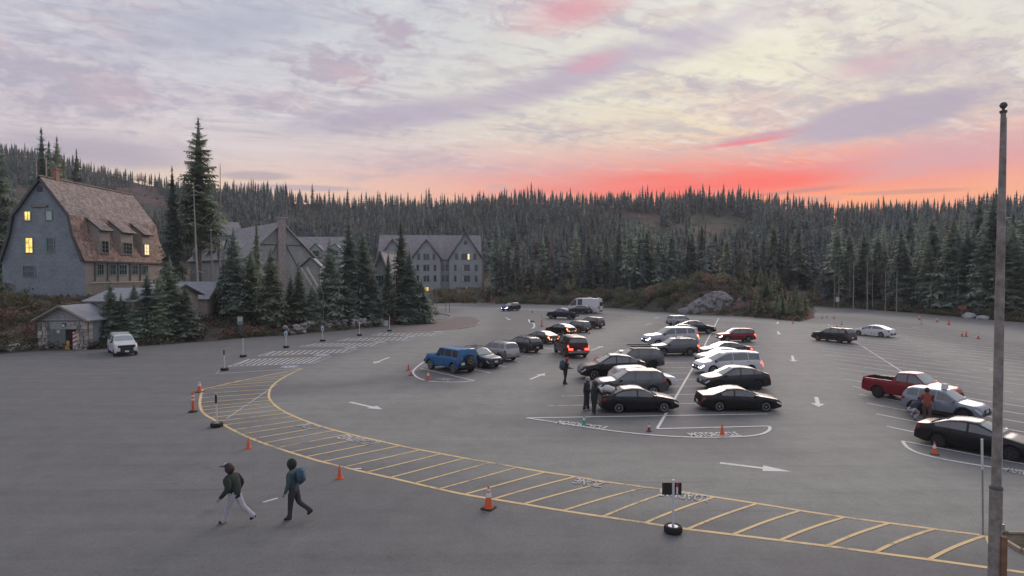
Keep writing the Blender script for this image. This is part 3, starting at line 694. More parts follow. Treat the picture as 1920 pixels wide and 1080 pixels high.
# windows under the eave, pilasters, rail
for k, (yy, w_) in enumerate([(3.2, 1.1), (5.6, 1.1), (7.7, 1.5), (10.3, 1.3), (12.6, 1.4)]):
    window(house, (hx(ex) - .15, yy, ez - 1.05), 0, w_, 1.25, nx=3, ny=2)
    mb = MB(); mb.box((hx(ex) - .1, yy - 1.05, ez - 1.3), (.14, .16, 2.5)); mb.build('pilaster', M_trim, house)
mb = MB(); mb.tube([(hx(ex) + .45, .6, ez - 2.75), (hx(ex) + .45, LY, ez - 2.75)], .12); mb.build('gutter', M_log, house)
mb = MB(); mb.box((hx(ex) + .02, LY / 2, ez - .1), (.3, LY, .16)); mb.build('eave_board', M_trim, house)
for k, yy in enumerate((4.0, 8.6, 13.0)):
    zb_, zt_ = ez + .9, bz - .6; xf_ = hx(ex) - .05; wd = (2.0, 2.6, 1.9)[k]
    mb = MB(); mb.prism([(xf_, yy - wd / 2, zb_), (xf_, yy - wd / 2, zt_ - 1.0), (hx(bx_) - .2, yy - wd / 2, bz - .1), (hx(bx_) - .2, yy - wd / 2, zb_)], (0, wd, 0)); dm = mb.build('dormer', M_tan, house)
    pts = [(xf_ + .45, yy - wd / 2 - .25, zt_ - 1.05), (xf_ + .45, yy + wd / 2 + .25, zt_ - 1.05), (hx(bx_) - .35, yy + wd / 2 + .25, bz + .28), (hx(bx_) - .35, yy - wd / 2 - .25, bz + .28)]
    slab(house, 'dormer_roof', M_trim, pts, .18); shingle_field(pts, 'dormer_shingles', M_shu, dm, .28, seed=40 + k)
    window(house, (xf_, yy, zb_ + .95), 0, wd - .75, 1.45, nx=(2, 3, 2)[k], ny=3, lit=(None, None, M_litw)[k], frame=mat('pale_frame', (.24, .24, .21), .7))

# --- low connecting roofs beside it
def gable_roof(parent, x0, x1, y0, y1, ez_, rz_, along='Y', m=M_roofg, ov=.4, wall=None, wz=0.0, th=.12, name='roof', shing=None, rakem=None):
    xm, ym = (x0 + x1) / 2, (y0 + y1) / 2; out = []
    if along == 'Y':
        P = [[(x1 + ov, y0 - ov, ez_), (x1 + ov, y1 + ov, ez_), (xm, y1 + ov, rz_), (xm, y0 - ov, rz_)], [(x0 - ov, y1 + ov, ez_), (x0 - ov, y0 - ov, ez_), (xm, y0 - ov, rz_), (xm, y1 + ov, rz_)]]
        sec = [(x0, y0, wz), (x1, y0, wz), (x1, y0, ez_), (xm, y0, rz_ - .1), (x0, y0, ez_)]; ext = (0, y1 - y0, 0)
    else:
        P = [[(x0 - ov, y0 - ov, ez_), (x1 + ov, y0 - ov, ez_), (x1 + ov, ym, rz_), (x0 - ov, ym, rz_)], [(x1 + ov, y1 + ov, ez_), (x0 - ov, y1 + ov, ez_), (x0 - ov, ym, rz_), (x1 + ov, ym, rz_)]]
        sec = [(x0, y0, wz), (x0, y0, ez_), (x0, ym, rz_ - .1), (x0, y1, ez_), (x0, y1, wz)]; ext = (x1 - x0, 0, 0)
    if wall is not None:
        mb = MB(); mb.prism(sec, ext); out.append(mb.build('wall', wall, parent))
    for i, pts in enumerate(P):
        s = slab(parent, name, m, pts, th); out.append(s)
        if shing and i in shing: shingle_field(pts, 'shingles', m, s, .33, .3, .7, seed=i + 11)
    for pts in P:
        A, B, C, D = [Vector(p) for p in pts]
        for a, b_ in (((A, D), (B, C))):
            mb = MB(); mb.tube([a - Vector((0, 0, .12)), b_ - Vector((0, 0, .12))], .11, 4); mb.build('rake_board', rakem or M_trim, parent)
    return out
M_metal = mat('grey_roof_cladding', (0.25, 0.26, 0.29), .6, var=.2, vscale=1.2)
q0, q1 = W(160, 560, 66), W(225, 560, 66)
cr = thing('covered_walk', 'low grey gabled roof of the covered walk running to the tall house', 'building', (0, 0, 0))
gable_roof(cr, W(148, 0, 64).x, W(236, 0, 64).x, 64.5, 74, W(0, 563, 66).z, W(0, 541, 66).z, 'X', M_metal, .4, M_tan, 0.2)
gable_roof(cr, W(236, 0, 66).x + .5, W(330, 0, 70).x, 66.5, 74, W(0, 556, 66).z, W(0, 532, 70).z, 'X', M_metal, .5, M_tan, .5)
sh = thing('roofed_shelter', 'small grey-roofed gabled shelter between the young firs behind the steps', 'building', (0, 0, 0))
gable_roof(sh, W(335, 0, 79).x, W(400, 0, 79).x, 76.5, 81.5, W(0, 561, 76).z, W(0, 528, 79).z, 'X', M_metal, .35, M_tan, .8)
# --- stone entrance hut
hut = thing('stone_entrance_hut', 'small stone entrance hut with gabled grey roof and open dark doorway', 'building', (W(117, 655, 60).x, 60, 0))
hw_ = 2.25; eh = W(0, 600, 60).z; ah = W(0, 574, 60).z
mb = MB(); mb.box((0, 2.6, eh / 2 + .2), (hw_ * 2 - .3, 4.6, eh - .2)); mb.build('core_wall', M_sid, hut)
mb = MB(); mb.prism([(-hw_ - .1, .25, eh), (hw_ + .1, .25, eh), (0, .25, ah - .1)], (0, .2, 0)); mb.build('gable_board', M_inn, hut)
mb = MB(); mb.box((0, .28, eh - .55), (hw_ * 2 - 1.5, .12, .75)); mb.box((0, .18, eh + .02), (hw_ * 2, .14, .16)); mb.build('lintel', M_inn, hut)
for sx in (-1, 1):
    pm = MB(); pm.box((sx * (hw_ - .38), .42, eh / 2 - .1), (.62, .5, eh - .2)); pier = pm.build('pier', M_mort, hut)
    r_ = random.Random(3 + sx); z = -.05
    while z < eh - .35:
        h = r_.uniform(.26, .46); x = -.46
        while x < .34:
            w_ = r_.uniform(.28, .5); w_ = min(w_, .46 - x)
            s = MB(); k = r_.uniform(.9, 1.08) + .14 * (1 - z / eh)
            s.box((sx * (hw_ - .38) + (x + w_ / 2) * k, .2 - .10 * r_.random() - .06 * (1 - z / eh), z + h / 2), (w_ - .03, .4, h - .03), r_.uniform(-.05, .05), taper=.88)
            s.build('stone', M_stone, pier); x += w_
        z += h
        s = MB(); s.box((sx * (hw_ - .03), .7, z - h / 2), (.3, .55, h - .04), taper=.9); s.build('stone', M_stone, pier)
    pts = [(hw_ + .45, -.35, eh - .05), (hw_ + .45, 5.2, eh - .05), (0, 5.2, ah + .08), (0, -.35, ah + .08)] if sx > 0 else [(-hw_ - .45, 5.2, eh - .05), (-hw_ - .45, -.35, eh - .05), (0, -.35, ah + .08), (0, 5.2, ah + .08)]
    slab(hut, 'roof', M_metal, pts, .16)
    mb = MB(); mb.tube([(sx * (hw_ + .45), -.38, eh - .12), (0, -.38, ah)], .14, 4); mb.build('rake_board', M_wood, hut)
mb = MB(); mb.box((-.5, .30, 1.25), (1.25, .08, 2.5)); dr = mb.build('door', mat('grey_green_door', (.14, .165, .16), .6, var=.15), hut)
mb = MB(); mb.box((-.55, .24, 1.75), (.32, .02, .30)); mb.build('notice', mat('notice_paper', (.55, .5, .38), .7), dr)
mb = MB(); mb.box((.72, .29, 1.25), (1.1, .06, 2.5)); mb.build('doorway', mat('doorway_shade', (.012, .014, .018), .9), hut)  # near-black panel; the shade inside the open doorway is put into its colour
mb = MB(); mb.box((.05, .18, eh - .5), (.34, .14, .34)); lp = mb.build('porch_lamp', mat('lamp_housing', (.03, .03, .03), .5), hut)
mb = MB(); mb.box((.05, .10, eh - .55), (.26, .03, .2)); mb.build('lamp_lens', mat('lamp_lens', (.6, .68, .66), .4), lp)
mb = MB(); mb.box((.7, .2, eh - .42), (.7, .04, .22)); mb.build('sign_plate', mat('red_white_sign', (.35, .17, .17), .6, second=(.5, .48, .46), vscale=9), hut)
mb = MB(); mb.prism([(-.26, 0, 0), (.26, 0, 0), (.12, .1, .85), (-.12, .1, .85)], (0, .04, 0))
tag(mb.build('floor_sign', mat('amber_plastic', (.5, .27, .06), .5), None, None, (hut.location.x + .55, 59.9, .03)), 'small amber fold-out floor sign in the hut doorway', 'sign')
bq = thing('barricade_panel', 'white panel with red diagonal stripes leaning in the hut doorway', 'barricade', (hut.location.x + 1.28, 59.95, .03))
mb = MB(); mb.box((0, 0, .85), (.4, .06, 1.7)); mb.build('panel', mat('white_plastic', (.6, .6, .58), .5), bq)
for k in range(3):
    mb = MB(); mb.prism([(-.2, -.035, .55 + .4 * k), (.2, -.035, .75 + .4 * k), (.2, -.035, .93 + .4 * k), (-.2, -.035, .73 + .4 * k)], (0, -.008, 0)); mb.build('stripe', mat('red_sheeting', (.5, .05, .05), .5), bq)

# --- the big inn behind the trees
q = W(527, 416, 118); INN_R = R(41); gz = q.z
inn = thing('timber_inn', 'long grey shake-roofed inn with stone chimney gable behind the fir trees', 'building', (q.x, q.y, 0), INN_R)
zE_ = W(0, 486, 118).z; zg = 1.0
gable_roof(inn, -6.6, 6.6, 0, 40, zE_, gz, 'Y', M_roofg, .6, M_inn, zg, .22, rakem=M_log)
slab(inn, 'roof', M_roofg, [(11.0, -.8, zE_ - 1.6), (11.0, 20, zE_ - 1.6), (6.9, 20, zE_ + .1), (6.9, -.8, zE_ + .1)], .2)
mb = MB(); mb.box((8.6, 10, (zE_ - 1.2 + zg) / 2), (4.0, 20, zE_ - 1.6 - zg)); mb.build('wall', M_inn, inn)
M_cst = mat('chimney_stone', (0.34, 0.30, 0.285), .9, var=.4, vscale=2.5, bump=.6, bscale=4)
zc = W(0, 408, 117).z; mb = MB(); mb.box((-.1, -.35, zc / 2), (1.55, 1.0, zc), taper=.9); mb.box((-.1, -.35, zc), (1.8, 1.3, .35)); mb.build('chimney', M_cst, inn)
for k in (-1, 1):
    mb = MB(); mb.tube([(k * .8, -.12, gz - 4.4), (k * 3.9, -.12, gz - 4.4)], .1, 4); mb.build('half_timber', M_wood, inn)
    mb = MB(); mb.tube([(k * .9, -.12, gz - 4.5), (k * 3.4, -.12, gz - 9)], .1, 4); mb.build('half_timber', M_wood, inn)
# upper cross gable and dormers on the roof slope that faces the lot
gable_roof(inn, -7.0, 0, 24, 29.5, gz - 1.6, gz + 1.6, 'X', M_roofg, .4, M_inn, gz - 5, .2)
for yy, w_ in ((9, 1.6), (15.5, 1.6), (34, 1.6)):
    zz_ = zE_ + 1.5
    mb = MB(); mb.prism([(-7.0, yy - w_, zz_ - 1.0), (-7.0, yy + w_, zz_ - 1.0), (-7.0, yy + w_, zz_ + .9), (-7.0, yy, zz_ + 2.4), (-7.0, yy - w_, zz_ + .9)], (5, 0, 0)); mb.build('dormer', M_inn, inn)
    mb = MB(); mb.tube([(-7.2, yy - w_ - .4, zz_ + .6), (-7.2, yy, zz_ + 2.6), (-7.2, yy + w_ + .4, zz_ + .6)], .16, 4); mb.build('rake_board', M_trim, inn)
    window(inn, (-7.0, yy, zz_ - .1), 180, 1.4, 1.2, nx=2, ny=2)
back = thing('inn_rear_wing', 'grey-roofed rear wing of the inn right behind the chimney gable', 'building', (0, 0, 0))
x0, x1 = W(540, 500, 137).x, W(655, 500, 137).x
gable_roof(back, x0, x1, 130, 144, W(0, 494, 130).z, W(0, 444, 137).z, 'X', M_roofg, .6, M_inn, 1.0, .22)
for px in (592, 628):
    q = W(px, 474, 130.5); w_ = 1.3
    mb = MB(); mb.prism([(q.x - w_, 130.5, q.z - 1.0), (q.x + w_, 130.5, q.z - 1.0), (q.x + w_, 130.5, q.z + .5), (q.x, 130.5, q.z + 1.8), (q.x - w_, 130.5, q.z + .5)], (0, 4, 0)); mb.build('dormer', M_inn, back)
    mb = MB(); mb.tube([(q.x - w_ - .3, 130.3, q.z + .3), (q.x, 130.3, q.z + 1.95), (q.x + w_ + .3, 130.3, q.z + .3)], .14, 4); mb.build('rake_board', M_trim, back)
    window(back, (q.x, 130.5, q.z - .15), -90, 1.2, 1.1, nx=2, ny=2)
porch = thing('inn_porch', 'small half-timbered porch gable with leaning log braces before the inn', 'building', (0, 0, 0))
q = W(583, 484, 110); mb = MB(); mb.prism([(q.x - 2, 110, TZ(q.x, 112) - .2), (q.x + 1.6, 110, TZ(q.x, 112) - .2), (q.x + 1.6, 110, q.z - 1.5), (q.x, 110, q.z), (q.x - 2, 110, q.z - 1.7)], (0, 3, 0)); mb.build('wall', M_inn, porch)
mb = MB(); mb.tube([(q.x - 2.4, 109.8, q.z - 2.0), (q.x, 109.8, q.z + .15), (q.x + 2, 109.8, q.z - 1.8)], .18, 4); mb.build('rake_board', M_trim, porch)
for a, b_ in (((564, 503), (594, 552)), ((575, 503), (597, 540))):
    A, B = W(*a, 107), W(*b_, 103); B = A + (B - A) * 1.35; mb = MB(); mb.tube([A, B], .2, 8); mb.build('log_brace', M_log, porch)
# A-frame wing by the lot
wing = thing('steep_gabled_wing', 'steep grey board-clad wing with green window and lit doorway beside the tall firs', 'building', (0, 0, 0))
ya = 99.0; apx = W(714, 470, ya); er = W(745, 552, ya); wx0 = 2 * apx.x - er.x; wz_ = 0.3
mb = MB(); mb.prism([(wx0 + .35, ya, wz_), (er.x - .25, ya, wz_), (er.x - .25, ya, er.z + .3), (apx.x, ya, apx.z - .2), (wx0 + .35, ya, er.z + .3)], (0, 13, 0)); mb.build('wall', M_brd, wing)
for s in (1, -1):
    e_ = er.x if s > 0 else wx0
    pts = [(e_, ya - .7, er.z), (e_, ya + 13, er.z), (apx.x, ya + 13, apx.z), (apx.x, ya - .7, apx.z)]
    if s < 0: pts = [pts[1], pts[0], pts[3], pts[2]]
    slab(wing, 'roof', M_roofg, pts, .2)
    mb = MB(); mb.tube([(e_, ya - .75, er.z - .15), (apx.x, ya - .75, apx.z - .15)], .16, 4); mb.build('rake_board', M_wood, wing)
q = W(712, 527, ya); window(wing, (q.x, ya, q.z), -90, 1.25, 1.7, nx=3, ny=2, frame=mat('teal_frame', (.12, .27, .25), .6))
q = W(728, 578, ya); mb = MB(); mb.box((q.x, ya - .03, 1.45), (.95, .08, 2.3)); mb.build('doorway', mat('lit_doorway', (.4, .25, .1), .6, emit=(1, .55, .16), estr=.8, var=.6, vscale=2), wing)
mb = MB(); mb.box((q.x - .9, ya - .5, 3.1), (2.6, 1.2, .16)); mb.box((q.x + .9, ya - .3, 1.4), (.5, .7, 2.8)); mb.build('porch_roof', M_stone, wing)
M_ann = siding_mat('annex_siding', (.46, .495, .51))
# annex block
al = R(6); an_o = W(873, 545, 190)
annex = thing('long_annex', 'long grey four-storey annex with two cross gables beyond the lot', 'building', (an_o.x, an_o.y, 0), al)
zB = .8; zE = W(0, 487, 190).z; zR = W(0, 436, 190).z
gable_roof(annex, -26.5, 4.6, 1.5, 13.5, zE, zR - .4, 'X', M_roofg, .5, M_ann, zB, .25)
gable_roof(annex, -5.0, 5.0, -1.2, 10, zE, zR, 'Y', M_roofg, .7, M_ann, zB, .25)
gable_roof(annex, -16.3, -7.7, -.2, 9, zE, zR - 2.0, 'Y', M_roofg, .7, M_ann, zB, .25)
gable_roof(annex, -26.3, -18.0, -.2, 9, zE, zR - 2.0, 'Y', M_roofg, .7, M_ann, zB, .25)
mb = MB(); mb.tube([(-6.2, 1.0, zE + .1), (-6.2, 5.0, zR - 2.6)], .12, 6); mb.build('vent_pipe', M_log, annex)
fl = [zE - .2 + .9, zE - 2.6, zE - 6.1, zE - 9.6]
sf = mat('grey_window_frame', (.07, .08, .085), .6)
for cxx, yy in ((0, -1.2), (-12.0, -.2), (-22.15, -.2)):
    for k, z in enumerate([zE + .9, zE - 2.5, zE - 5.8]):
        out = 3.6 if k == 0 else 4.0
        for dx in ((-.9, 0, .9) if cxx == 0 else (-.5, .5)): window(annex, (cxx + dx, yy, z), -90, .62, 1.7, nx=1, ny=2, frame=sf, lit=M_litw if (cxx == 0 and dx == 0.9 and k == 0) else None, glass=M_blind if (cxx == 0 and dx == -.9 and k) else None)
        for dx in (-out + .8, out - .8): window(annex, (cxx + dx * (1 if cxx == 0 else .82), yy, z), -90, .62, 1.7, nx=1, ny=2, frame=sf)
    window(annex, (cxx + (.2 if cxx == 0 else 0), yy, zE - 9.3), -90, 1.2 if cxx else .7, 1.6, nx=2, ny=2, lit=M_lit, frame=sf)
window(annex, (.9, -1.2, zE - 9.3), -90, .6, 1.6, nx=1, ny=2, frame=sf)
window(annex, (0, -1.2, zR - 3.2), -90, .7, 1.0, nx=1, ny=2, frame=sf)
for x in (-6.9, -5.7):
    for z in (zE - 2.5, zE - 5.8): window(annex, (x, 1.5, z), -90, .62, 1.6, nx=1, ny=2, frame=sf)
mb = MB(); mb.tube([(5.3, -1.0, zB), (5.3, -1.0, zE + 1)], [.55, .25], 6); mb.build('log_post', M_wood, annex)

# --- dry stone wall by the lot, boulders, outcrop
def boulder_mesh(seed, rough=.28, name='boulder', sub=2):
    bm = bmesh.new(); bmesh.ops.create_icosphere(bm, subdivisions=sub, radius=1.0); r_ = random.Random(seed)
    pl = [(Vector((r_.uniform(-1, 1), r_.uniform(-1, 1), r_.uniform(-.5, 1))).normalized(), r_.uniform(.55, .85)) for _ in range(9)]
    for v in bm.verts:
        for n, d in pl:
            k = v.co.dot(n)
            if k > d: v.co -= n * (k - d) * .9
        v.co *= 1 + r_.uniform(-rough, rough) * .25
    me = bpy.data.meshes.new(name); bm.to_mesh(me); bm.free(); me.materials.append(M_rock); return me
BM = [boulder_mesh(i) for i in range(5)]
M_lstone = mat('lichen_stone', (0.27, 0.255, 0.25), .92, var=.35, vscale=1.5, objrand=.3)
BS = [boulder_mesh(20 + i, sub=1) for i in range(5)]
for b_ in BS: b_.materials[0] = M_lstone
wl = thing('stone_wall', 'low dry stone wall along the lot edge under the firs', 'wall', (0, 0, 0))
r_ = random.Random(12); P = [G(*p) for p in [(527, 631), (560, 627), (575, 621), (640, 617), (690, 613), (722, 610)]]
for a, b_ in zip(P[:-1], P[1:]):
    d = (b_ - a).length; n = max(2, int(d / 1.0))
    for i in range(n):
        for lay in range(3):
            p = lerp(a, b_, (i + r_.random() * .6) / n)
            o = link('stone', r_.choice(BS), wl, (p.x, p.y + .7 + .22 * lay, .22 + .38 * lay)); o.scale = (r_.uniform(.5, .85), r_.uniform(.4, .6), r_.uniform(.26, .4)); o.rotation_euler = (r_.uniform(-.2, .2), r_.uniform(-.2, .2), r_.uniform(0, 6))
ol = [((555, 620), 1.9, 'long pale slab rock at the end of the stone wall'), ((10, 660), 1.2, 'low rock at the lot edge furthest from the hut'), ((40, 657), .9, 'small rock between the hut and the low rock'), ((62, 655), .7, 'small rock against the hut pier'),
      ((742, 606), 1.0, 'grey boulder beside the lit doorway'), ((755, 604), .8, 'small boulder at the end of the wing'), ((1828, 597), 1.6, 'pale flat boulder at the far forest edge'), ((1848, 599), 1.1, 'pale small boulder by the flagpole at the far edge')]
for k, ((x, y), s, lb) in enumerate(ol):
    p = G(x, y); o = link('boulder', BM[k % 5].copy() if False else BM[k % 5], None, (p.x, p.y + s * .6, .15 * s)); o.scale = (s, s * .7, s * .5); o.rotation_euler[2] = k * 1.3; tag(o, lb, 'boulder')
outc = thing('rock_outcrop', 'large grey rock outcrop at the foot of the shrubby mound', 'rock', (W(1345, 580, 112).x, 111.8, .3))
M_crag = mat('cracked_rock', (0.22, 0.218, 0.225), .92, var=.45, vscale=1.2, bump=.9, bscale=3.0, second=(0.13, 0.115, 0.105), sfac=(.52, .62))
from mathutils import noise as mn
def crag(seed, sx, sy, sz, sub=5, cell=2.4):
    bm = bmesh.new(); bmesh.ops.create_icosphere(bm, subdivisions=sub, radius=1.0); o_ = Vector((seed * 7.3, seed * 3.1, 0))
    for v in bm.verts:
        n = v.co.normalized(); p = Vector((v.co.x * sx, v.co.y * sy, v.co.z * sz)); q = p / cell + o_; q = Vector((q.x + .5 * q.z, q.y, q.z * 1.25 - .35 * q.x)) + mn.noise_vector(p * .6 + o_) * .25
        d, pt = mn.voronoi(q); h = mn.cell(pt[0] * 5.7) ; j = min(1, (d[1] - d[0]) / .16)
        v.co = p * (1 + .10 * mn.noise(p * .35 + o_)) + n * (.55 * h + .22 * j - .35 + .08 * mn.noise(p * 2.2))
    me = bpy.data.meshes.new('rock_face'); bm.to_mesh(me); bm.free(); me.materials.append(M_crag); return me
for k, (x, y, z, sx, sy, sz) in enumerate([(.6, 1.4, .6, 3.5, 2.6, 3.5), (-3.0, 1.0, .2, 3.0, 2.2, 2.3), (4.3, 1.2, .4, 1.9, 1.9, 2.9), (-5.6, .6, .0, 1.6, 1.3, 1.0)]): link('rock_face', crag(k + 1, sx, sy, sz, 5 if k < 2 else 4), outc, (x, y, z))
# ------------------------------------------------------------------ trees
def foliage_mat(name, c1, c2, attr=False, objr=.38, isl=.5):
    m = bpy.data.materials.new(name); m.use_nodes = True; MATS[name] = m
    t = NT(m.node_tree); b = t.n['Principled BSDF']
    g = t.new('ShaderNodeNewGeometry')
    if attr: a = t.new('ShaderNodeAttribute', attribute_name='tint').outputs['Fac']
    else: a = t.new('ShaderNodeObjectInfo').outputs['Random']
    k = t.m('MULTIPLY', t.lin(g.outputs['Random Per Island'], 0, 1, 1 - isl, 1 + isl), t.lin(t.m('FRACT', t.m('MULTIPLY', a, 7.31)), 0, 1, 1 - objr, 1 + objr))
    c = t.mix(t.sstep(a, 0.25, 1.0), (*c1, 1), (*c2, 1))
    hsv = t.new('ShaderNodeHueSaturation'); t.put(hsv.inputs['Color'], c); t.put(hsv.inputs['Value'], k)
    t.l.new(hsv.outputs[0], b.inputs['Base Color']); b.inputs['Roughness'].default_value = .7; b.inputs['Specular IOR Level'].default_value = .2
    tr = t.new('ShaderNodeBsdfTranslucent'); t.l.new(hsv.outputs[0], tr.inputs[0]); mx = t.new('ShaderNodeMixShader'); mx.inputs[0].default_value = .38
    t.l.new(b.outputs[0], mx.inputs[1]); t.l.new(tr.outputs[0], mx.inputs[2]); t.l.new(mx.outputs[0], t.n['Material Output'].inputs[0])
    return m
M_fol = foliage_mat('fir_needles', (.185, .235, .190), (.235, .275, .195))
M_folf = foliage_mat('forest_needles', (.112, .152, .156), (.205, .186, .145), attr=True)
M_yng = foliage_mat('young_needles', (.155, .180, .110), (.20, .20, .115))
M_bark = mat('grey_bark', (.13, .115, .105), .95, var=.35, vscale=5, objrand=.2)
M_snag = mat('bleached_wood', (.28, .26, .24), .9, var=.3, vscale=4, objrand=.25)
def conifer_np(seed, tiers, per, seg, r=.17, bare=.10, droop=.45, fill=1.0, core=.5):
    """unit-height conifer crown: serrated drooping fronds. returns verts, tris"""
    R_ = np.random.RandomState(seed); V, F = [], []
    for i in range(tiers):
        t = (i + R_.rand() * .8) / tiers; z = bare + (1 - bare) * (t ** .92) * .985
        rad = r * (1 - t) ** .78 * (1.0 if t > .08 else .75)
        n = max(3, int(per * (.45 + .55 * (1 - t)) * fill + R_.rand()))
        a0 = R_.rand() * 6.28
        for j in range(n):
            a = a0 + 6.283 * j / n + R_.uniform(-.35, .35); L = max(.012, rad * R_.uniform(.62, 1.18))
            if R_.rand() < .07: continue
            ca, sa = math.cos(a), math.sin(a); lift = R_.uniform(.05, .35) * (.5 + t); dr = droop * R_.uniform(.7, 1.3) * (1.1 - t)
            w0 = L * R_.uniform(.40, .58); base = len(V)
            zb = z + R_.uniform(-.006, .006)
            for k in range(seg + 1):
                u = k / seg; rr = L * u; V.append((ca * rr, sa * rr, zb + L * (lift * u - dr * u * u)))
            for k in range(seg):
                u = (k + .55) / seg; w = w0 * (math.sin(math.pi * min(1, .12 + u * .86)) ** .8) * R_.uniform(.75, 1.25); rr = L * min(1.06, (k + 1.15) / seg)
                for s in (-1, 1):
                    V.append((ca * rr - sa * w * s, sa * rr + ca * w * s, zb + L * (lift * u - dr * u * u) - w * R_.uniform(.35, .75)))
                    F.append((base + k, base + k + 1, len(V) - 1) if s > 0 else (base + k + 1, base + k, len(V) - 1))
    if core:   # dense inner foliage, ragged stacked skirts
        for i in range(7):
            t0 = i / 7; z0 = bare + (1 - bare) * t0 - .01; z1 = z0 + (1 - bare) * .24; r0 = r * core * (1 - t0) ** .8; bb = len(V)
            for j in range(7):
                a = 6.283 * j / 7 + i; q = r0 * R_.uniform(.7, 1.3); V.append((math.cos(a) * q, math.sin(a) * q, z0 + R_.uniform(-.02, .02)))
            V.append((0, 0, min(.97, z1))); F += [(bb + j, bb + (j + 1) % 7, bb + 7) for j in range(7)]
    b = len(V); V += [(-.008, 0, .955), (.008, 0, .955), (0, 0, 1.0), (0, -.008, .955), (0, .008, .955)]; F += [(b, b + 1, b + 2), (b + 3, b + 4, b + 2)]
    return np.array(V), np.array(F)
def np_mesh(name, V, F, m, tint=None):
    me = bpy.data.meshes.new(name); nv, nf, k = len(V), len(F), F.shape[1]
    me.vertices.add(nv); me.vertices.foreach_set('co', V.astype(np.float32).ravel())
    me.loops.add(nf * k); me.loops.foreach_set('vertex_index', F.astype(np.int32).ravel())
    me.polygons.add(nf); me.polygons.foreach_set('loop_start', np.arange(0, nf * k, k, dtype=np.int32))
    me.update(calc_edges=True); me.materials.append(m)
    if tint is not None:
        a = me.attributes.new('tint', 'FLOAT', 'POINT'); a.data.foreach_set('value', tint.astype(np.float32))
    return me
def trunk_mesh(name, m, r=.016, top=.97, n=7, bend=.0, seed=0):
    R_ = random.Random(seed); mb = MB(); pts = [(R_.uniform(-bend, bend) * (k > 0), R_.uniform(-bend, bend) * (k > 0), top * k / 5 - .02) for k in range(6)]
    mb.tube(pts, [r * (1.25 if k == 0 else 1 - .17 * k) for k in range(6)], n); return mb.mesh(name, m, 60)
HI = [np_mesh('crown', *conifer_np(100 + i, 40, 13, 5, r=(.23, .19, .26, .17, .21)[i], bare=.03), M_fol) for i in range(5)]
TALL = [np_mesh('crown', *conifer_np(150, 34, 12, 6, r=.155, bare=.34, droop=.3, core=.3), M_fol)]
MID = [np_mesh('crown', *conifer_np(200 + i, 26, 9, 3, r=(.18, .15, .20, .16)[i], bare=(.08, .14, .06, .25)[i]), M_fol) for i in range(4)]
YNG = [np_mesh('crown', *conifer_np(300 + i, 13, 8, 3, r=(.24, .20, .28)[i], bare=.03, droop=.1), M_yng) for i in range(3)]
TRK = [trunk_mesh('trunk', M_bark, .014, .96, 7, .004, i) for i in range(2)]
def tree(name, label, x, y, h, mesh, wid=1.0, rz=0.0, group=None, z=None, trk=0, cat='tree'):
    z = TZ(x, y) if z is None else z
    t = thing(name, label, cat, (x, y, z - .05), rz, group); t.scale = (h * wid, h * wid, h)
    link('trunk', TRK[trk], t); link('crown', mesh, t); return t
near = [  # px, base depth, top px row, width factor, mesh, label
    (375, 88, 217, 1.0, TALL[0], 'tallest fir with layered branches standing above all other trees'), (325, 86, 308, .75, HI[3], 'slender tall fir just beside the tallest fir, nearer the tall house'),
    (206, 63.5, 522, .9, HI[0], 'small fir in front of the covered walk, nearest the hut'), (226, 64, 548, 1.0, HI[1], 'low bushy fir right behind the white pickup'), (250, 65, 528, 1.0, HI[2], 'low broad fir behind the pickup under the green windows'),
    (275, 66.5, 500, .9, HI[1], 'pointed fir before the covered walk below the dormers'), (299, 66.5, 506, 1.05, HI[4], 'dense fir in the clump left of the small shelter'), (318, 68, 478, 1.0, HI[0], 'tallest fir of the clump beside the white pickup'),
    (347, 68, 532, 1.1, HI[2], 'low wide fir at the foot of the small shelter'), (438, 78, 424, .95, HI[4], 'pointed fir right of the small shelter'), (420, 79, 478, 1.0, HI[1], 'shorter fir tucked beside the pointed fir by the shelter'),
    (482, 92, 402, .55, HI[3], 'very narrow fir rising before the inn roof'), (470, 80, 468, 1.0, HI[2], 'wide fir before the inn half-timbered gable'), (508, 77.5, 462, 1.0, HI[0], 'fir with pale branch tips in front of the stone chimney'),
    (545, 82, 512, 1.1, HI[4], 'short fir below the stone chimney'), (560, 81, 490, 1.0, HI[1], 'fir below the small porch gable of the inn'), (585, 81, 532, 1.1, HI[2], 'low fir at the leaning logs of the inn'),
    (618, 84, 442, .9, HI[0], 'fir covering the middle of the inn, shorter of the central pair'), (655, 87, 396, .85, HI[1], 'tall spiky fir at the middle of the inn'), (682, 89, 424, .9, HI[4], 'fir beside the tall spiky fir near the green window'),
    (700, 88, 508, 1.0, HI[2], 'low fir just before the steep gabled wing'), (752, 92, 404, .85, HI[3], 'tall narrow fir between the steep wing and the annex'), (768, 91, 468, 1.05, HI[0], 'fir at the corner of the annex trees, medium height'),
    (790, 92, 520, 1.2, HI[2], 'low spreading fir at the end of the kerb'), (728, 96, 470, .7, HI[4], 'thin fir behind the steep wing'),
    (-6, 98, 236, .9, HI[1], 'tall fir at the picture edge beside the tall house'), (14, 112, 330, 1.0, MID[0], 'shorter fir behind the tall house at the picture edge'), (40, 112, 372, 1.0, MID[2], 'small fir peeping past the tall house roof edge'),
    (82, 120, 236, .8, HI[3], 'tall dark fir behind the chimney, highest of its cluster'), (96, 122, 262, .8, HI[1], 'dark fir close beside the highest one behind the chimney'), (111, 120, 252, .62, HI[0], 'narrow dark fir behind the chimney'), (124, 124, 285, .7, MID[1], 'shorter narrow fir of the cluster behind the chimney'), (147, 128, 276, .55, HI[4], 'lone slim fir behind the house ridge')]
TREES_XY = []
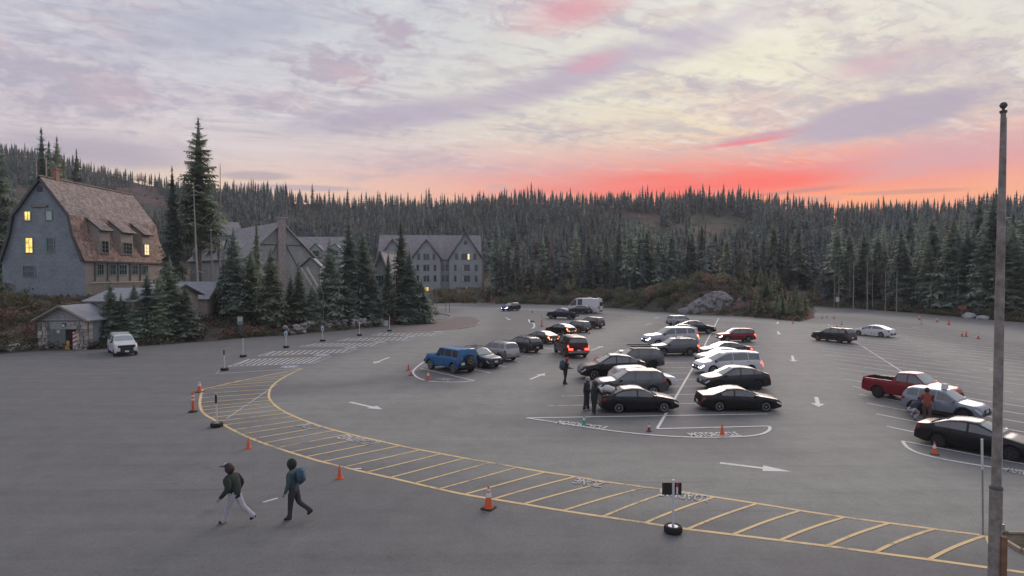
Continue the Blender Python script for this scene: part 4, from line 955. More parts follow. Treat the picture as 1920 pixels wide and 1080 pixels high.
for k, (px, Y, top, wd, me, lb) in enumerate(near):
    p = W(px, 512, Y); z = TZ(p.x, p.y); h = W(px, top, Y).z - z
    tree('fir_tree', lb, p.x, Y, h, me, wd * (1.15 if k > 1 else 1.0), k * 1.7, 'fir trees around the lodge buildings'); TREES_XY.append((p.x, Y))
def snag(px, Y, top, lean=0.0, r=.014, label='', wd=1.0, seed=0, limbs=6, basez=None):
    p = W(px, 512, Y); z = TZ(p.x, Y) if basez is None else basez; h = W(px, top, Y).z - z
    t = thing('dead_tree', label, 'tree', (p.x, Y, z - .1), 0, 'bare dead trunks'); r_ = random.Random(seed)
    mb = MB(); pts = [Vector((lean * h * k / 6 + r_.uniform(-.01, .01) * h * .4, 0, h * k / 6)) for k in range(7)]
    mb.tube(pts, [h * r * (1.2 if k == 0 else 1 - .13 * k) for k in range(7)], 7); mb.build('trunk', M_snag, t, 60)
    for j in range(limbs):
        u = r_.uniform(.35, .95); b_ = pts[int(u * 6)]; a = r_.uniform(0, 6.28); L = h * r_.uniform(.03, .08)
        mb = MB(); mb.tube([b_, b_ + Vector((math.cos(a) * L, math.sin(a) * L, -L * .25))], [h * r * .3, h * r * .08], 4); mb.build('branch', M_snag, t)
snag(372, 80, 340, -.03, .010, 'thin leaning bare trunk in front of the tallest fir', seed=1); snag(412, 90, 306, .01, .008, 'thin bare trunk rising just beyond the tallest fir', seed=2, limbs=12)
snag(397, 86, 430, .0, .022, 'thick broken trunk under the tallest fir', seed=3, limbs=2); snag(1158, 230, 400, .0, .011, 'tall white snag standing out on the forested slope', seed=4); snag(1163, 232, 434, .0, .012, 'short white snag beside the tall white one', seed=5); snag(948, 185, 478, .05, .010, 'leaning white snag near the annex', seed=6)
for k, (px, Y, top, nm) in enumerate([(1565, 131, 492, 'first'), (1573, 132, 485, 'second'), (1601, 128, 486, 'third'), (1627, 126, 478, 'fourth'), (1637, 127, 505, 'fifth'), (1661, 121, 495, 'sixth'), (1682, 118, 500, 'seventh'), (1747, 113, 520, 'eighth'), (1772, 112, 480, 'ninth'), (1797, 108, 510, 'tenth'), (1832, 106, 505, 'eleventh'), (1528, 141, 520, 'leftmost')]):
    snag(px, Y, top, rng.uniform(-.015, .015), .011 + .004 * rng.random(), nm + (' pale bare trunk from the road mouth along the far forest edge' if nm != 'leftmost' else ' short pale trunk behind the road mouth'), seed=20 + k, limbs=9)

# forest on the slopes
R_ = np.random.RandomState(5)
def patch(px, Y):   # open scrub on the hillside
    s = np.sin(px * .011 + 1.1) * np.cos(Y * .021 + px * .004) + .6 * np.sin(px * .027 + Y * .017 + .7) + .35 * np.sin(px * .063 - Y * .05)
    return s
N = 42000
pxs = R_.uniform(-260, 2180, N); Ys = (R_.uniform(95 ** 2, 475 ** 2, N)) ** .5
Xs = (pxs - 960) * Ys / FPX
yr = np.interp(pxs, RIDGE[:, 0], RIDGE[:, 2])
d = lot_dist(Xs, Ys)
keep = (Ys < yr + 6) & (d > 4)
s_ = patch(pxs, Ys); leftm = pxs < 420
keep &= (s_ < .95) | (Ys > yr - 34) | (pxs > 1540)
keep &= ~(leftm & (s_ > .35) & (Ys < yr - 8) & (R_.rand(N) < .75))
keep &= ~((pxs < 930) & (pxs > 330) & (Ys < 200)); keep &= ~((pxs <= 330) & (Ys < 118))
keep &= ~((pxs > 690) & (pxs < 925) & (Ys < 222))
keep &= ~((pxs > 925) & (pxs < 1530) & (Ys < 158) ) | ((pxs > 1180) & (pxs < 1330) & (Ys > 143))
# red open slope in the middle and the scree left of it
for cx, cy, rx_, ry_ in [(1325, 322, 75, 62), (1235, 300, 45, 42), (1120, 292, 40, 34), (1000, 212, 90, 26), (565, 335, 60, 40), (240, 240, 60, 40), (1480, 290, 40, 30)]:
    keep &= ~((((pxs - cx) / rx_) ** 2 + ((Ys - cy) / ry_) ** 2 < 1) & (R_.rand(N) < .8))
zb_ = terrain(Xs, Ys); pyb_ = 512 + (CH - zb_) / Ys * FPX      # where each stem meets the slope
for cx, cy, rx_, ry_ in [(1345, 440, 75, 36), (1225, 458, 48, 28), (1000, 522, 80, 30), (575, 418, 50, 24), (1120, 474, 38, 22), (1455, 474, 42, 22), (275, 376, 40, 12), (1560, 446, 36, 18)]:
    keep &= ~((((pxs - cx) / rx_) ** 2 + ((pyb_ - cy) / ry_) ** 2 < 1 + .5 * np.sin(pxs * .13 + Ys * .2)) & (R_.rand(N) < .93))
keep &= R_.rand(N) < np.interp(Ys, [95, 150, 300, 475], [1.0, .95, .75, .7])
Xs, Ys, pxs = Xs[keep], Ys[keep], pxs[keep]
# thin out stems that nearly coincide
cell = {}; ok = []
for i in range(len(Xs)):
    g = 2.2 if Ys[i] < 200 else 2.6
    c_ = (int(Xs[i] // g), int(Ys[i] // g))
    if c_ in cell: continue
    cell[c_] = 1; ok.append(i)
Xs, Ys, pxs = Xs[ok], Ys[ok], pxs[ok]
Zs = terrain(Xs, Ys); n = len(Xs); yr_k = np.interp(pxs, RIDGE[:, 0], RIDGE[:, 2])
hs = (6.5 + 9.5 * R_.rand(n) ** 1.2) * np.interp(Ys, [95, 200, 475], [1.12, 1.0, .86]) * np.where(R_.rand(n) < .14, 1.3, 1.0)
hs = np.where((pxs > 1540) & (Ys < 190), hs * .95 + .5, hs)
hs = np.where(pxs < 420, hs * .72, hs)
hs = np.where((Ys > yr_k - 40) & (pxs > 900), hs * .92, hs)
order = np.argsort(-hs / Ys)
front = order[:235]; rest = order[235:]
for k, i in enumerate(front):
    q_ = pxs[i]; lb_ = 'dark conifer at the front of the forest ' + ('behind the annex' if q_ < 930 else 'above the white van' if q_ < 1180 else 'behind the rock outcrop' if q_ < 1420 else 'at the road mouth' if q_ < 1600 else 'behind the far cones' if q_ < 1770 else 'beside the flagpole')
    tree('forest_conifer', lb_, float(Xs[i]), float(Ys[i]), float(hs[i]), (HI[k % 5] if Ys[i] < 135 else MID[k % 4]), .8 + .4 * rng.random(), rng.uniform(0, 6), 'conifers along the front of the forest', float(Zs[i]))
def mass(name, X, Y, Z, H, variants, m, wmin=.75, wmax=1.15):
    VV, FF, TT, o = [], [], [], 0
    pick = R_.randint(0, len(variants), len(X))
    for v, (V, F) in enumerate(variants):
        ii = np.where(pick == v)[0]
        if not len(ii): continue
        a = R_.rand(len(ii)) * 6.28; w = R_.uniform(wmin, wmax, len(ii)) * H[ii]; c, s = np.cos(a) * w, np.sin(a) * w
        P = np.empty((len(ii), len(V), 3))
        P[:, :, 0] = c[:, None] * V[None, :, 0] - s[:, None] * V[None, :, 1] + X[ii][:, None]
        P[:, :, 1] = s[:, None] * V[None, :, 0] + c[:, None] * V[None, :, 1] + Y[ii][:, None]
        P[:, :, 2] = H[ii][:, None] * V[None, :, 2] + Z[ii][:, None]
        VV.append(P.reshape(-1, 3)); FF.append((F[None] + (np.arange(len(ii)) * len(V))[:, None, None]).reshape(-1, 3) + o); o += len(ii) * len(V)
        nz_ = np.clip(.5 + .5 * hnoise(X[ii] * 1.7 + 40, Y[ii] * 1.7), 0, 1); TT.append(np.repeat(np.clip(.55 * nz_ + .45 * R_.rand(len(ii)), 0, 1), len(V)))
    return link(name, np_mesh(name, np.concatenate(VV), np.concatenate(FF), m, np.concatenate(TT)))
print('forest', n)
def with_trunk(VF, r=.012):
    V, F = VF; b = len(V); T = [(r * math.cos(a), r * math.sin(a), z) for z, r in ((-.03, r * 1.2), (.7, r * .4)) for a in (0, 2.1, 4.2)]
    TF = [(b + i, b + (i + 1) % 3, b + 3 + i) for i in range(3)] + [(b + (i + 1) % 3, b + 3 + (i + 1) % 3, b + 3 + i) for i in range(3)]
    return np.concatenate([V, np.array(T)]), np.concatenate([F, np.array(TF)])
LOWV = [with_trunk(conifer_np(400 + i, 13, 6, 2, r=(.20, .16, .23, .18, .14)[i], bare=(.1, .2, .06, .3, .15)[i])) for i in range(5)]
FARV = [with_trunk(conifer_np(420 + i, 11, 5, 1, r=(.18, .15, .20, .16)[i], bare=(.1, .18, .06, .25)[i])) for i in range(4)]
nearm = rest[Ys[rest] < 260]; farm = rest[Ys[rest] >= 260]
tag(mass('forest', Xs[nearm], Ys[nearm], Zs[nearm], hs[nearm], LOWV, M_folf), 'dense dark conifer forest on the lower slope', 'forest', None, 'stuff')
tag(mass('ridge_forest', Xs[farm], Ys[farm], Zs[farm], hs[farm], FARV, M_folf), 'conifer forest covering the upper slope and ridge line', 'forest', None, 'stuff')

# saplings on berm and mound
r_ = random.Random(31); cnt = 0
def sapling(px, Y, h, lb, grp):
    p = W(px, 512, Y)
    if lot_dist(p.x, Y)[0] < 1.0: return
    tree('young_conifer', lb, p.x, Y, h, YNG[r_.randrange(3)], r_.uniform(.8, 1.2), r_.uniform(0, 6), grp, None, 1)
for k in range(95): sapling(r_.uniform(905, 1260), r_.uniform(150, 176), r_.uniform(2.2, 5.5), 'pale green young conifer on the bank behind the white van', 'young conifers on the bank')
for k in range(62): sapling(r_.uniform(1390, 1518), r_.uniform(100, 122), r_.uniform(1.6, 4.2), 'bright young conifer on the mound beyond the rock outcrop', 'young conifers on the mound')
for k in range(24): sapling(r_.uniform(1540, 1900), r_.uniform(112, 140) * (1 - (0) ), r_.uniform(1.0, 2.2), 'small young conifer at the forest edge along the road', 'young conifers at the forest edge')
for k in range(14): sapling(r_.uniform(1230, 1330), r_.uniform(124, 134), r_.uniform(1.5, 3.0), 'young conifer on top of the shrubby mound', 'young conifers on the mound top')

# shrubs
def shrub_np(seed, n=260, leaf=.075):
    R2 = np.random.RandomState(seed); V, F = [], []
    lobes = [(R2.uniform(-.5, .5), R2.uniform(-.4, .4), R2.uniform(.3, .75), R2.uniform(.3, .5)) for _ in range(6)]
    for i in range(n):
        lx, ly, lz, lr = lobes[R2.randint(6)]
        v = R2.normal(size=3); v /= np.linalg.norm(v); v *= lr * R2.rand() ** .35; c = np.array([lx + v[0], ly + v[1], max(.02, lz + v[2])])
        a, b_ = R2.normal(size=3), R2.normal(size=3); a /= np.linalg.norm(a); b_ -= a * b_.dot(a); b_ /= np.linalg.norm(b_); s = leaf * R2.uniform(.6, 1.5)
        k = len(V); V += [c - a * s, c + b_ * s * .6, c + a * s, c - b_ * s * .6]; F += [(k, k + 1, k + 2), (k, k + 2, k + 3)]
    for j in range(9):
        lx, ly, lz, lr = lobes[j % 6]; k = len(V); V += [np.array([-.02, 0, 0]), np.array([.02, 0, 0]), np.array([lx, ly, lz])]; F += [(k, k + 1, k + 2)]
    return np.array(V), np.array(F)
def leafm(n_, a, b_): return foliage_mat(n_, a, b_, objr=.25, isl=.4)
M_s = {'red': leafm('russet_leaves', (.24, .15, .12), (.28, .20, .14)), 'olive': leafm('olive_leaves', (.17, .175, .095), (.21, .205, .105)), 'green': leafm('shrub_leaves', (.125, .15, .10), (.16, .18, .11)), 'gold': leafm('yellow_leaves', (.20, .15, .06), (.16, .12, .055))}
SHV = [shrub_np(i) for i in range(4)]
SHM = {(k, i): np_mesh('shrub', *SHV[i], M_s[k]) for k in M_s for i in range(4)}
def shrub(px, py, w, h, kind, lb, grp, Y=None):
    p = G(px, py) if Y is None else W(px, 512, Y); z = max(0, TZ(p.x, p.y))
    o = link('shrub', SHM[(kind, r_.randrange(4))], None, (p.x, p.y, z - .05), r_.uniform(0, 6)); o.scale = (w, w, h); tag(o, lb, 'shrub', grp)
spots = [(8, 648, 2.4, 2.6, 'red', 'russet shrub at the picture edge left of the hut'), (30, 640, 2.2, 3.2, 'olive', 'olive shrub behind the russet ones left of the hut'), (50, 650, 1.8, 2.2, 'red', 'russet shrub hugging the hut pier'), (20, 626, 2.5, 3.4, 'olive', 'tall olive shrub under the lit window wall'), (60, 625, 2.2, 3.0, 'green', 'green shrub against the blue-grey wall'), (-5, 620, 2.6, 3.6, 'green', 'green shrub cut by the picture edge'), (40, 605, 2.8, 2.6, 'green', 'green shrub highest up the bank below the house'), (78, 615, 2.2, 2.6, 'olive', 'olive shrub directly behind the hut roof'),
         (175, 645, 1.6, 2.6, 'olive', 'olive shrub just right of the hut doorway'), (190, 640, 1.8, 3.2, 'olive', 'yellow-green shrub between the hut and the pickup'), (168, 650, 1.1, 1.6, 'red', 'small russet shrub at the hut corner'), (215, 636, 1.9, 3.0, 'green', 'green shrub behind the pickup cab'), (262, 643, 1.5, 1.8, 'green', 'green shrub beside the pickup tail'), (335, 640, 1.3, 1.1, 'red', 'low russet shrub left of the steps'), (362, 637, 1.2, 1.2, 'red', 'russet shrub nearest the steps'), (310, 642, 1.2, 1.0, 'gold', 'low yellowish shrub along the lot edge'),
         (412, 637, 1.4, 1.6, 'red', 'pinkish shrub right of the steps'), (430, 634, 1.4, 1.8, 'red', 'pinkish shrub left of the notice board'), (474, 631, 1.6, 2.1, 'red', 'russet shrub right of the notice board'), (490, 629, 1.4, 1.8, 'red', 'russet shrub before the pale-tipped fir'), (455, 628, 1.3, 1.4, 'olive', 'olive shrub behind the notice board'), (515, 628, 1.2, 1.1, 'red', 'russet shrub at the start of the stone wall'), (545, 616, 1.3, 1.0, 'green', 'green shrub on top of the stone wall'), (600, 612, 1.5, .8, 'red', 'low russet shrub above the stone wall middle'), (650, 609, 1.5, .9, 'olive', 'olive shrub above the stone wall'), (695, 606, 1.6, 1.2, 'olive', 'olive shrub near the lit doorway'), (770, 600, 1.7, .9, 'gold', 'yellow low shrub under the annex firs'), (790, 597, 1.5, 1.0, 'gold', 'yellow low shrub at the kerb bend'), (806, 593, 1.2, .8, 'olive', 'last low shrub before the kerb bend')]
for x, y, w, h, kd, lb in spots: shrub(x, y, w * .85, h * .62, kd, lb, 'shrubs along the lodge side')
for k in range(110):
    px = r_.uniform(820, 1290); kd = r_.choice(['green', 'green', 'olive', 'green', 'olive', 'gold' if px < 1000 else 'red'])
    yy = r_.uniform(2.0, 11.0); Yb = np.interp(px, [820, 1060, 1180, 1300], [151, 143, 126, 111])
    shrub(px, 0, r_.uniform(1.2, 2.4), r_.uniform(1.2, 2.6), kd, {'green': 'dark green', 'olive': 'olive', 'red': 'russet', 'gold': 'yellowish'}[kd] + ' low shrub on the far bank ' + ('before the annex' if px < 930 else 'behind the moving SUV' if px < 1050 else 'behind the white van' if px < 1160 else 'left of the rock outcrop'), 'shrubs on the far bank', Yb + yy)
for k in range(46):
    px = r_.uniform(1180, 1510); Yb = np.interp(px, [1180, 1300, 1400, 1500], [127, 112, 106, 96]); kd = r_.choice(['red', 'olive', 'olive', 'green', 'green'])
    if 1285 < px < 1400: yy = r_.uniform(7, 15)
    else: yy = r_.uniform(1.6, 12)
    shrub(px, 0, r_.uniform(1.1, 2.2), r_.uniform(.9, 1.9), kd, {'green': 'dark green', 'olive': 'olive', 'red': 'russet'}[kd] + ' shrub on the mound ' + ('left of the rock outcrop' if px < 1285 else 'above the rock outcrop' if px < 1400 else 'right of the rock outcrop'), 'shrubs on the mound', Yb + yy)
for k in range(46):
    px = r_.uniform(1530, 1915); Yb = np.interp(px, [1530, 1600, 1750, 1920], [139, 131, 110, 93])
    shrub(px, 0, r_.uniform(1.0, 1.9), r_.uniform(.9, 1.8), r_.choice(['green', 'green', 'olive', 'green', 'red']), 'low shrub under the trees at the far forest edge', 'shrubs at the forest edge', Yb + r_.uniform(1.2, 4.5))
# heathy ground cover
def cover(name, label, gen, cnt_, m, size):
    P = [gen() for _ in range(cnt_)]; P = [p for p in P if lot_dist(p[0], p[1])[0] > .5]
    X = np.array([p[0] for p in P]); Y = np.array([p[1] for p in P]); Z = terrain(X, Y)
    H = R_.uniform(size * .6, size * 1.4, len(X)); V, F = shrub_np(77, 26, .16)
    tag(mass(name, X, Y, Z - .03, H, [(V, F)], m, 1.0, 1.8), label, 'ground cover', None, 'stuff')
M_cov = foliage_mat('heath_leaves', (.12, .125, .08), (.22, .15, .11), attr=True)
def gen_l():
    px = r_.uniform(-60, 820); Yb = np.interp(px, [-60, 160, 380, 560, 720, 820], [57, 60, 66, 74, 86, 108]); p = W(px, 512, Yb + r_.random() ** 1.5 * 26); return p.x, p.y
def gen_f():
    px = r_.uniform(815, 1920); Yb = np.interp(px, [815, 1060, 1180, 1300, 1500, 1522, 1600, 1750, 1920], [151, 143, 126, 111, 94, 139, 130, 110, 92]); p = W(px, 512, Yb + .5 + r_.random() ** 1.5 * 22); return p.x, p.y
def gen_h():
    p = W(r_.uniform(60, 1650), 512, r_.uniform(190, 430)); return p.x, p.y
M_hcov = foliage_mat('hill_scrub_leaves', (.13, .10, .085), (.21, .135, .115), attr=True)
cover('hill_scrub', 'low reddish scrub in the clearings of the forested slope', gen_h, 1700, M_hcov, 1.3)
cover('undergrowth', 'mixed russet and green undergrowth along the lodge bank', gen_l, 1500, M_cov, .7)
cover('undergrowth', 'mixed russet and green undergrowth along the far banks', gen_f, 2600, M_cov, .75)
# ------------------------------------------------------------------ vehicles
def paintm(name, c, metal=.25, rough=.30, coat=.35): return mat('paint_' + name, c, rough, metal, coat=coat, var=.05, vscale=2, spec=.22)
PC = {'black': paintm('black', (.012, .013, .015)), 'charcoal': paintm('charcoal', (.035, .037, .042), .5), 'grey': paintm('grey', (.11, .115, .125), .55), 'silver': paintm('silver', (.34, .35, .37), .6), 'white': paintm('white', (.62, .63, .65), 0), 'navy': paintm('navy', (.018, .027, .055), .4),
      'blue': paintm('blue', (.022, .13, .30), .25), 'red': paintm('red', (.21, .02, .028), .3), 'maroon': paintm('maroon', (.055, .012, .016), .35), 'bluegrey': paintm('bluegrey', (.10, .12, .15), .5), 'paleblue': paintm('paleblue', (.24, .28, .335), .4), 'bronze': paintm('bronze', (.075, .06, .055), .5), 'pale': paintm('pale', (.42, .44, .47), .35)}
M_cgl = mat('car_glass', (.10, .11, .115), .04, .5, spec=1.0)
M_cgp = mat('car_windscreen', (.34, .37, .36), .03, .6, spec=1.0)
for _m in (M_cgl, M_cgp): _m.node_tree.nodes['Principled BSDF'].inputs['IOR'].default_value = 1.75
M_tyre = mat('tyre_rubber', (.018, .018, .019), .9, bump=.3, bscale=40)
M_rim = mat('alloy_rim', (.45, .46, .48), .35, .8); M_rimd = mat('dark_rim', (.06, .06, .065), .4, .6); M_rimb = mat('copper_rim', (.32, .17, .12), .4, .7)
M_pls = mat('black_plastic', (.022, .022, .024), .6); M_und = mat('underbody', (.008, .008, .009), .9); M_chr = mat('chrome', (.6, .6, .62), .2, .9)
M_hl = mat('headlamp_lens', (.55, .57, .6), .12, .2); M_hlon = mat('headlamp_lit', (.9, .92, 1), .3, emit=(.78, .82, 1.0), estr=6.0); M_hlblue = mat('headlamp_lit_blue', (.5, .5, 1), .3, emit=(.40, .40, 1.0), estr=28.0); M_hlwarm = mat('headlamp_lit_warm', (1, .9, .7), .3, emit=(1, .80, .52), estr=4.0)
M_tl = mat('tail_lamp', (.25, .012, .015), .2); M_tlon = mat('tail_lamp_lit', (.8, .05, .03), .3, emit=(1.0, .05, .03), estr=6.0); M_tlor = mat('tail_lamp_amber', (.8, .25, .1), .3, emit=(1.0, .26, .08), estr=4.0)
M_plate = mat('number_plate', (.55, .58, .60), .5, var=.2, vscale=30)
SHAPES = {
 'sedan': dict(L=4.64, W=1.82, H=1.44, R=.33, xf=1.40, xr=-1.30, gnd=.20, top=[(-2.32, .55), (-2.29, .80), (-2.22, 1.02), (-1.75, 1.08), (-.95, 1.37), (-.35, 1.44), (.15, 1.42), (1.08, 1.0), (1.35, .96), (2.0, .82), (2.22, .74), (2.32, .60)], belt=[(-2.32, .5), (-2.25, .92), (-1.7, .99), (0, .93), (1.0, .90), (1.9, .77), (2.32, .55)], win=[(-1.45, -.22), (-.13, .98)], ws=(1.04, .2), rw=(-1.72, -.98), doors=[(-1.05, -.18), (-.16, .95)]),
 'coupe': dict(L=4.74, W=1.79, H=1.36, R=.32, xf=1.42, xr=-1.30, gnd=.18, top=[(-2.37, .5), (-2.33, .82), (-2.25, .98), (-1.6, 1.02), (-.75, 1.32), (-.2, 1.36), (.2, 1.33), (1.1, .93), (1.35, .90), (2.05, .77), (2.28, .68), (2.37, .54)], belt=[(-2.37, .46), (-2.25, .88), (-1.5, .94), (0, .88), (1.1, .85), (1.95, .72), (2.37, .5)], win=[(-1.15, -.45), (-.36, 1.0)], ws=(1.06, .24), rw=(-1.58, -.8), doors=[(-.42, .98)]),
 'suv': dict(L=4.65, W=1.86, H=1.70, R=.36, xf=1.38, xr=-1.34, gnd=.28, top=[(-2.32, .60), (-2.31, .95), (-2.24, 1.22), (-1.98, 1.60), (-1.7, 1.68), (-.3, 1.70), (.2, 1.66), (1.02, 1.14), (1.25, 1.10), (2.0, 1.02), (2.24, .93), (2.32, .72)], belt=[(-2.32, .56), (-2.27, 1.05), (-1.8, 1.13), (0, 1.06), (1, 1.04), (1.95, .94), (2.32, .66)], win=[(-1.92, -1.28), (-1.18, -.24), (-.15, .93)], ws=(1.0, .24), rw=(-2.25, -1.97), doors=[(-1.2, -.2), (-.18, .95)], clad=1),
 'fast': dict(L=4.6, W=1.84, H=1.62, R=.36, xf=1.40, xr=-1.34, gnd=.24, top=[(-2.3, .60), (-2.28, .98), (-2.2, 1.14), (-1.9, 1.22), (-1.1, 1.54), (-.3, 1.62), (.2, 1.58), (1.12, 1.08), (1.35, 1.03), (2.0, .91), (2.2, .82), (2.3, .64)], belt=[(-2.3, .55), (-2.22, 1.04), (-1.7, 1.12), (0, 1.03), (1.05, .99), (1.9, .85), (2.3, .58)], win=[(-1.62, -1.12), (-1.05, -.2), (-.12, 1.0)], ws=(1.08, .24), rw=(-1.9, -1.12), doors=[(-1.12, -.16), (-.14, .98)], clad=0),
 'minivan': dict(L=5.17, W=2.02, H=1.78, R=.36, xf=1.55, xr=-1.52, gnd=.2, top=[(-2.58, .6), (-2.56, 1.0), (-2.47, 1.5), (-2.3, 1.69), (-1, 1.78), (.2, 1.75), (.6, 1.64), (1.62, 1.10), (1.85, 1.04), (2.3, .93), (2.5, .84), (2.58, .64)], belt=[(-2.58, .55), (-2.5, 1.02), (-2, 1.10), (0, 1.04), (1.5, 1.0), (2.2, .87), (2.58, .58)], win=[(-2.25, -1.35), (-1.3, -.12), (-.06, 1.42)], ws=(1.58, .6), rw=(-2.52, -2.32), doors=[(-1.4, -.1), (-.06, 1.15)]),
 'van': dict(L=6.9, W=2.05, H=2.75, R=.36, xf=2.45, xr=-1.85, gnd=.25, top=[(-3.45, .7), (-3.44, 2.3), (-3.36, 2.66), (-3.0, 2.74), (0, 2.76), (1.3, 2.70), (1.75, 2.5), (2.55, 1.5), (2.75, 1.36), (3.25, 1.15), (3.4, .95), (3.45, .6)], belt=[(-3.45, .65), (-3.4, 1.3), (0, 1.35), (2.5, 1.22), (3.2, .98), (3.45, .55)], win=[(1.2, 2.35), (.0, .95)], ws=(2.5, 1.78), rw=None, doors=[(1.1, 2.2)], tum=.10),
 'pickup': dict(L=5.75, W=2.0, H=1.94, R=.40, xf=1.92, xr=-1.72, gnd=.36, top=[(-2.87, .8), (-2.86, 1.28), (-2.8, 1.32), (-.78, 1.34), (-.70, 1.36), (-.66, 1.78), (-.5, 1.90), (.2, 1.94), (.55, 1.90), (1.28, 1.34), (1.5, 1.31), (2.5, 1.22), (2.78, 1.10), (2.87, .7)], belt=[(-2.87, .75), (-2.82, 1.28), (-.7, 1.30), (0, 1.27), (1.2, 1.24), (2.5, 1.14), (2.87, .65)], win=[(-.52, .12), (.20, 1.18)], ws=(1.26, .58), rw=None, doors=[(-.62, .14), (.18, 1.2)], bed=(-2.78, -.80, .82)),
 'canopy': dict(L=5.3, W=1.88, H=1.84, R=.37, xf=1.78, xr=-1.55, gnd=.32, top=[(-2.65, .75), (-2.63, 1.15), (-2.55, 1.3), (-2.35, 1.76), (-2.1, 1.82), (-.75, 1.84), (-.5, 1.80), (.1, 1.82), (.45, 1.78), (1.15, 1.26), (1.35, 1.22), (2.35, 1.12), (2.58, 1.0), (2.65, .6)], belt=[(-2.65, .7), (-2.6, 1.18), (-.6, 1.20), (0, 1.18), (1.1, 1.15), (2.3, 1.04), (2.65, .56)], win=[(-2.15, -.85), (-.5, .1), (.18, 1.05)], ws=(1.13, .48), rw=(-2.54, -2.38), doors=[(-.55, .12), (.15, 1.1)]),
 'boxy': dict(L=4.3, W=1.84, H=1.86, R=.41, xf=1.42, xr=-1.50, gnd=.42, top=[(-2.12, .9), (-2.11, 1.6), (-2.06, 1.80), (-1.9, 1.85), (.15, 1.87), (.32, 1.83), (.70, 1.32), (.80, 1.30), (2.02, 1.20), (2.1, 1.12), (2.15, .7)], belt=[(-2.12, .85), (-2.1, 1.18), (0, 1.20), (.7, 1.2), (2.0, 1.14), (2.15, .66)], win=[(-1.95, -1.35), (-1.2, -.45), (-.32, .52)], ws=(.68, .34), rw=None, doors=[(-1.25, -.38), (-.36, .58)], tum=.08, taper=.02),
 'wagon': dict(L=4.85, W=1.86, H=1.66, R=.35, xf=1.40, xr=-1.38, gnd=.26, top=[(-2.42, .6), (-2.4, .95), (-2.32, 1.12), (-1.95, 1.52), (-1.6, 1.60), (-.3, 1.66), (.2, 1.60), (1.05, 1.08), (1.3, 1.04), (2.1, .95), (2.33, .87), (2.42, .66)], belt=[(-2.42, .55), (-2.35, 1.02), (-1.8, 1.09), (0, 1.02), (1, .99), (2, .89), (2.42, .6)], win=[(-2.0, -1.3), (-1.22, -.24), (-.15, .96)], ws=(1.02, .22), rw=(-2.3, -1.97), doors=[(-1.22, -.2), (-.18, .97)], clad=1),
}
def scaled(kind, L=None, W_=None, H=None, **over):
    s = dict(SHAPES[kind]); s.update(over); fx = (L or s['L']) / s['L']; fz = (H or s['H']) / s['H']
    for k in ('top', 'belt'): s[k] = [(x * fx, z * fz) for x, z in s[k]]
    for k in ('win', 'doors'): s[k] = [(a * fx, b_ * fx) for a, b_ in s[k]]
    for k in ('ws', 'rw'): s[k] = tuple(q * fx for q in s[k]) if s[k] else None
    if s.get('bed'): s['bed'] = (s['bed'][0] * fx, s['bed'][1] * fx, s['bed'][2] * fz)
    s['xf'] *= fx; s['xr'] *= fx; s['L'] *= fx; s['H'] *= fz; s['W'] = W_ or s['W']
    return s
WHEEL = {}
def wheel_meshes(r, rimm, spokes=5):
    k = (round(r, 3), rimm.name, spokes)
    if k not in WHEEL:
        w = .115
        t = MB(); t.lathe([(r * .62, -w), (r * .9, -w), (r, -w * .75), (r, w * .75), (r * .9, w), (r * .62, w)], 20, axis='Y'); tm = t.mesh('wheel', M_tyre, 40)
        m = MB(); m.lathe([(r * .64, w * .9), (r * .60, w * .45), (.0001, w * .4)], 20, axis='Y')
        m.cur = 1
        m.lathe([(r * .66, w * .80), (r * .66, w * 1.06), (r * .58, w * 1.06), (r * .58, w * .8)], 20, axis='Y'); m.lathe([(r * .16, w * .5), (r * .16, w * 1.05), (.001, w * 1.08)], 10, axis='Y')
        for i in range(spokes):
            a = 6.2832 * i / spokes; Mx = Matrix.Rotation(-a, 3, 'Y')
            m.box(Mx @ Vector((r * .36, w * .82, 0)), (r * .5, w * .36, r * (.20 if spokes < 7 else .11)), M=Mx)
        WHEEL[k] = (tm, m.mesh('rim', [M_rimd, rimm], 40))
    return WHEEL[k]
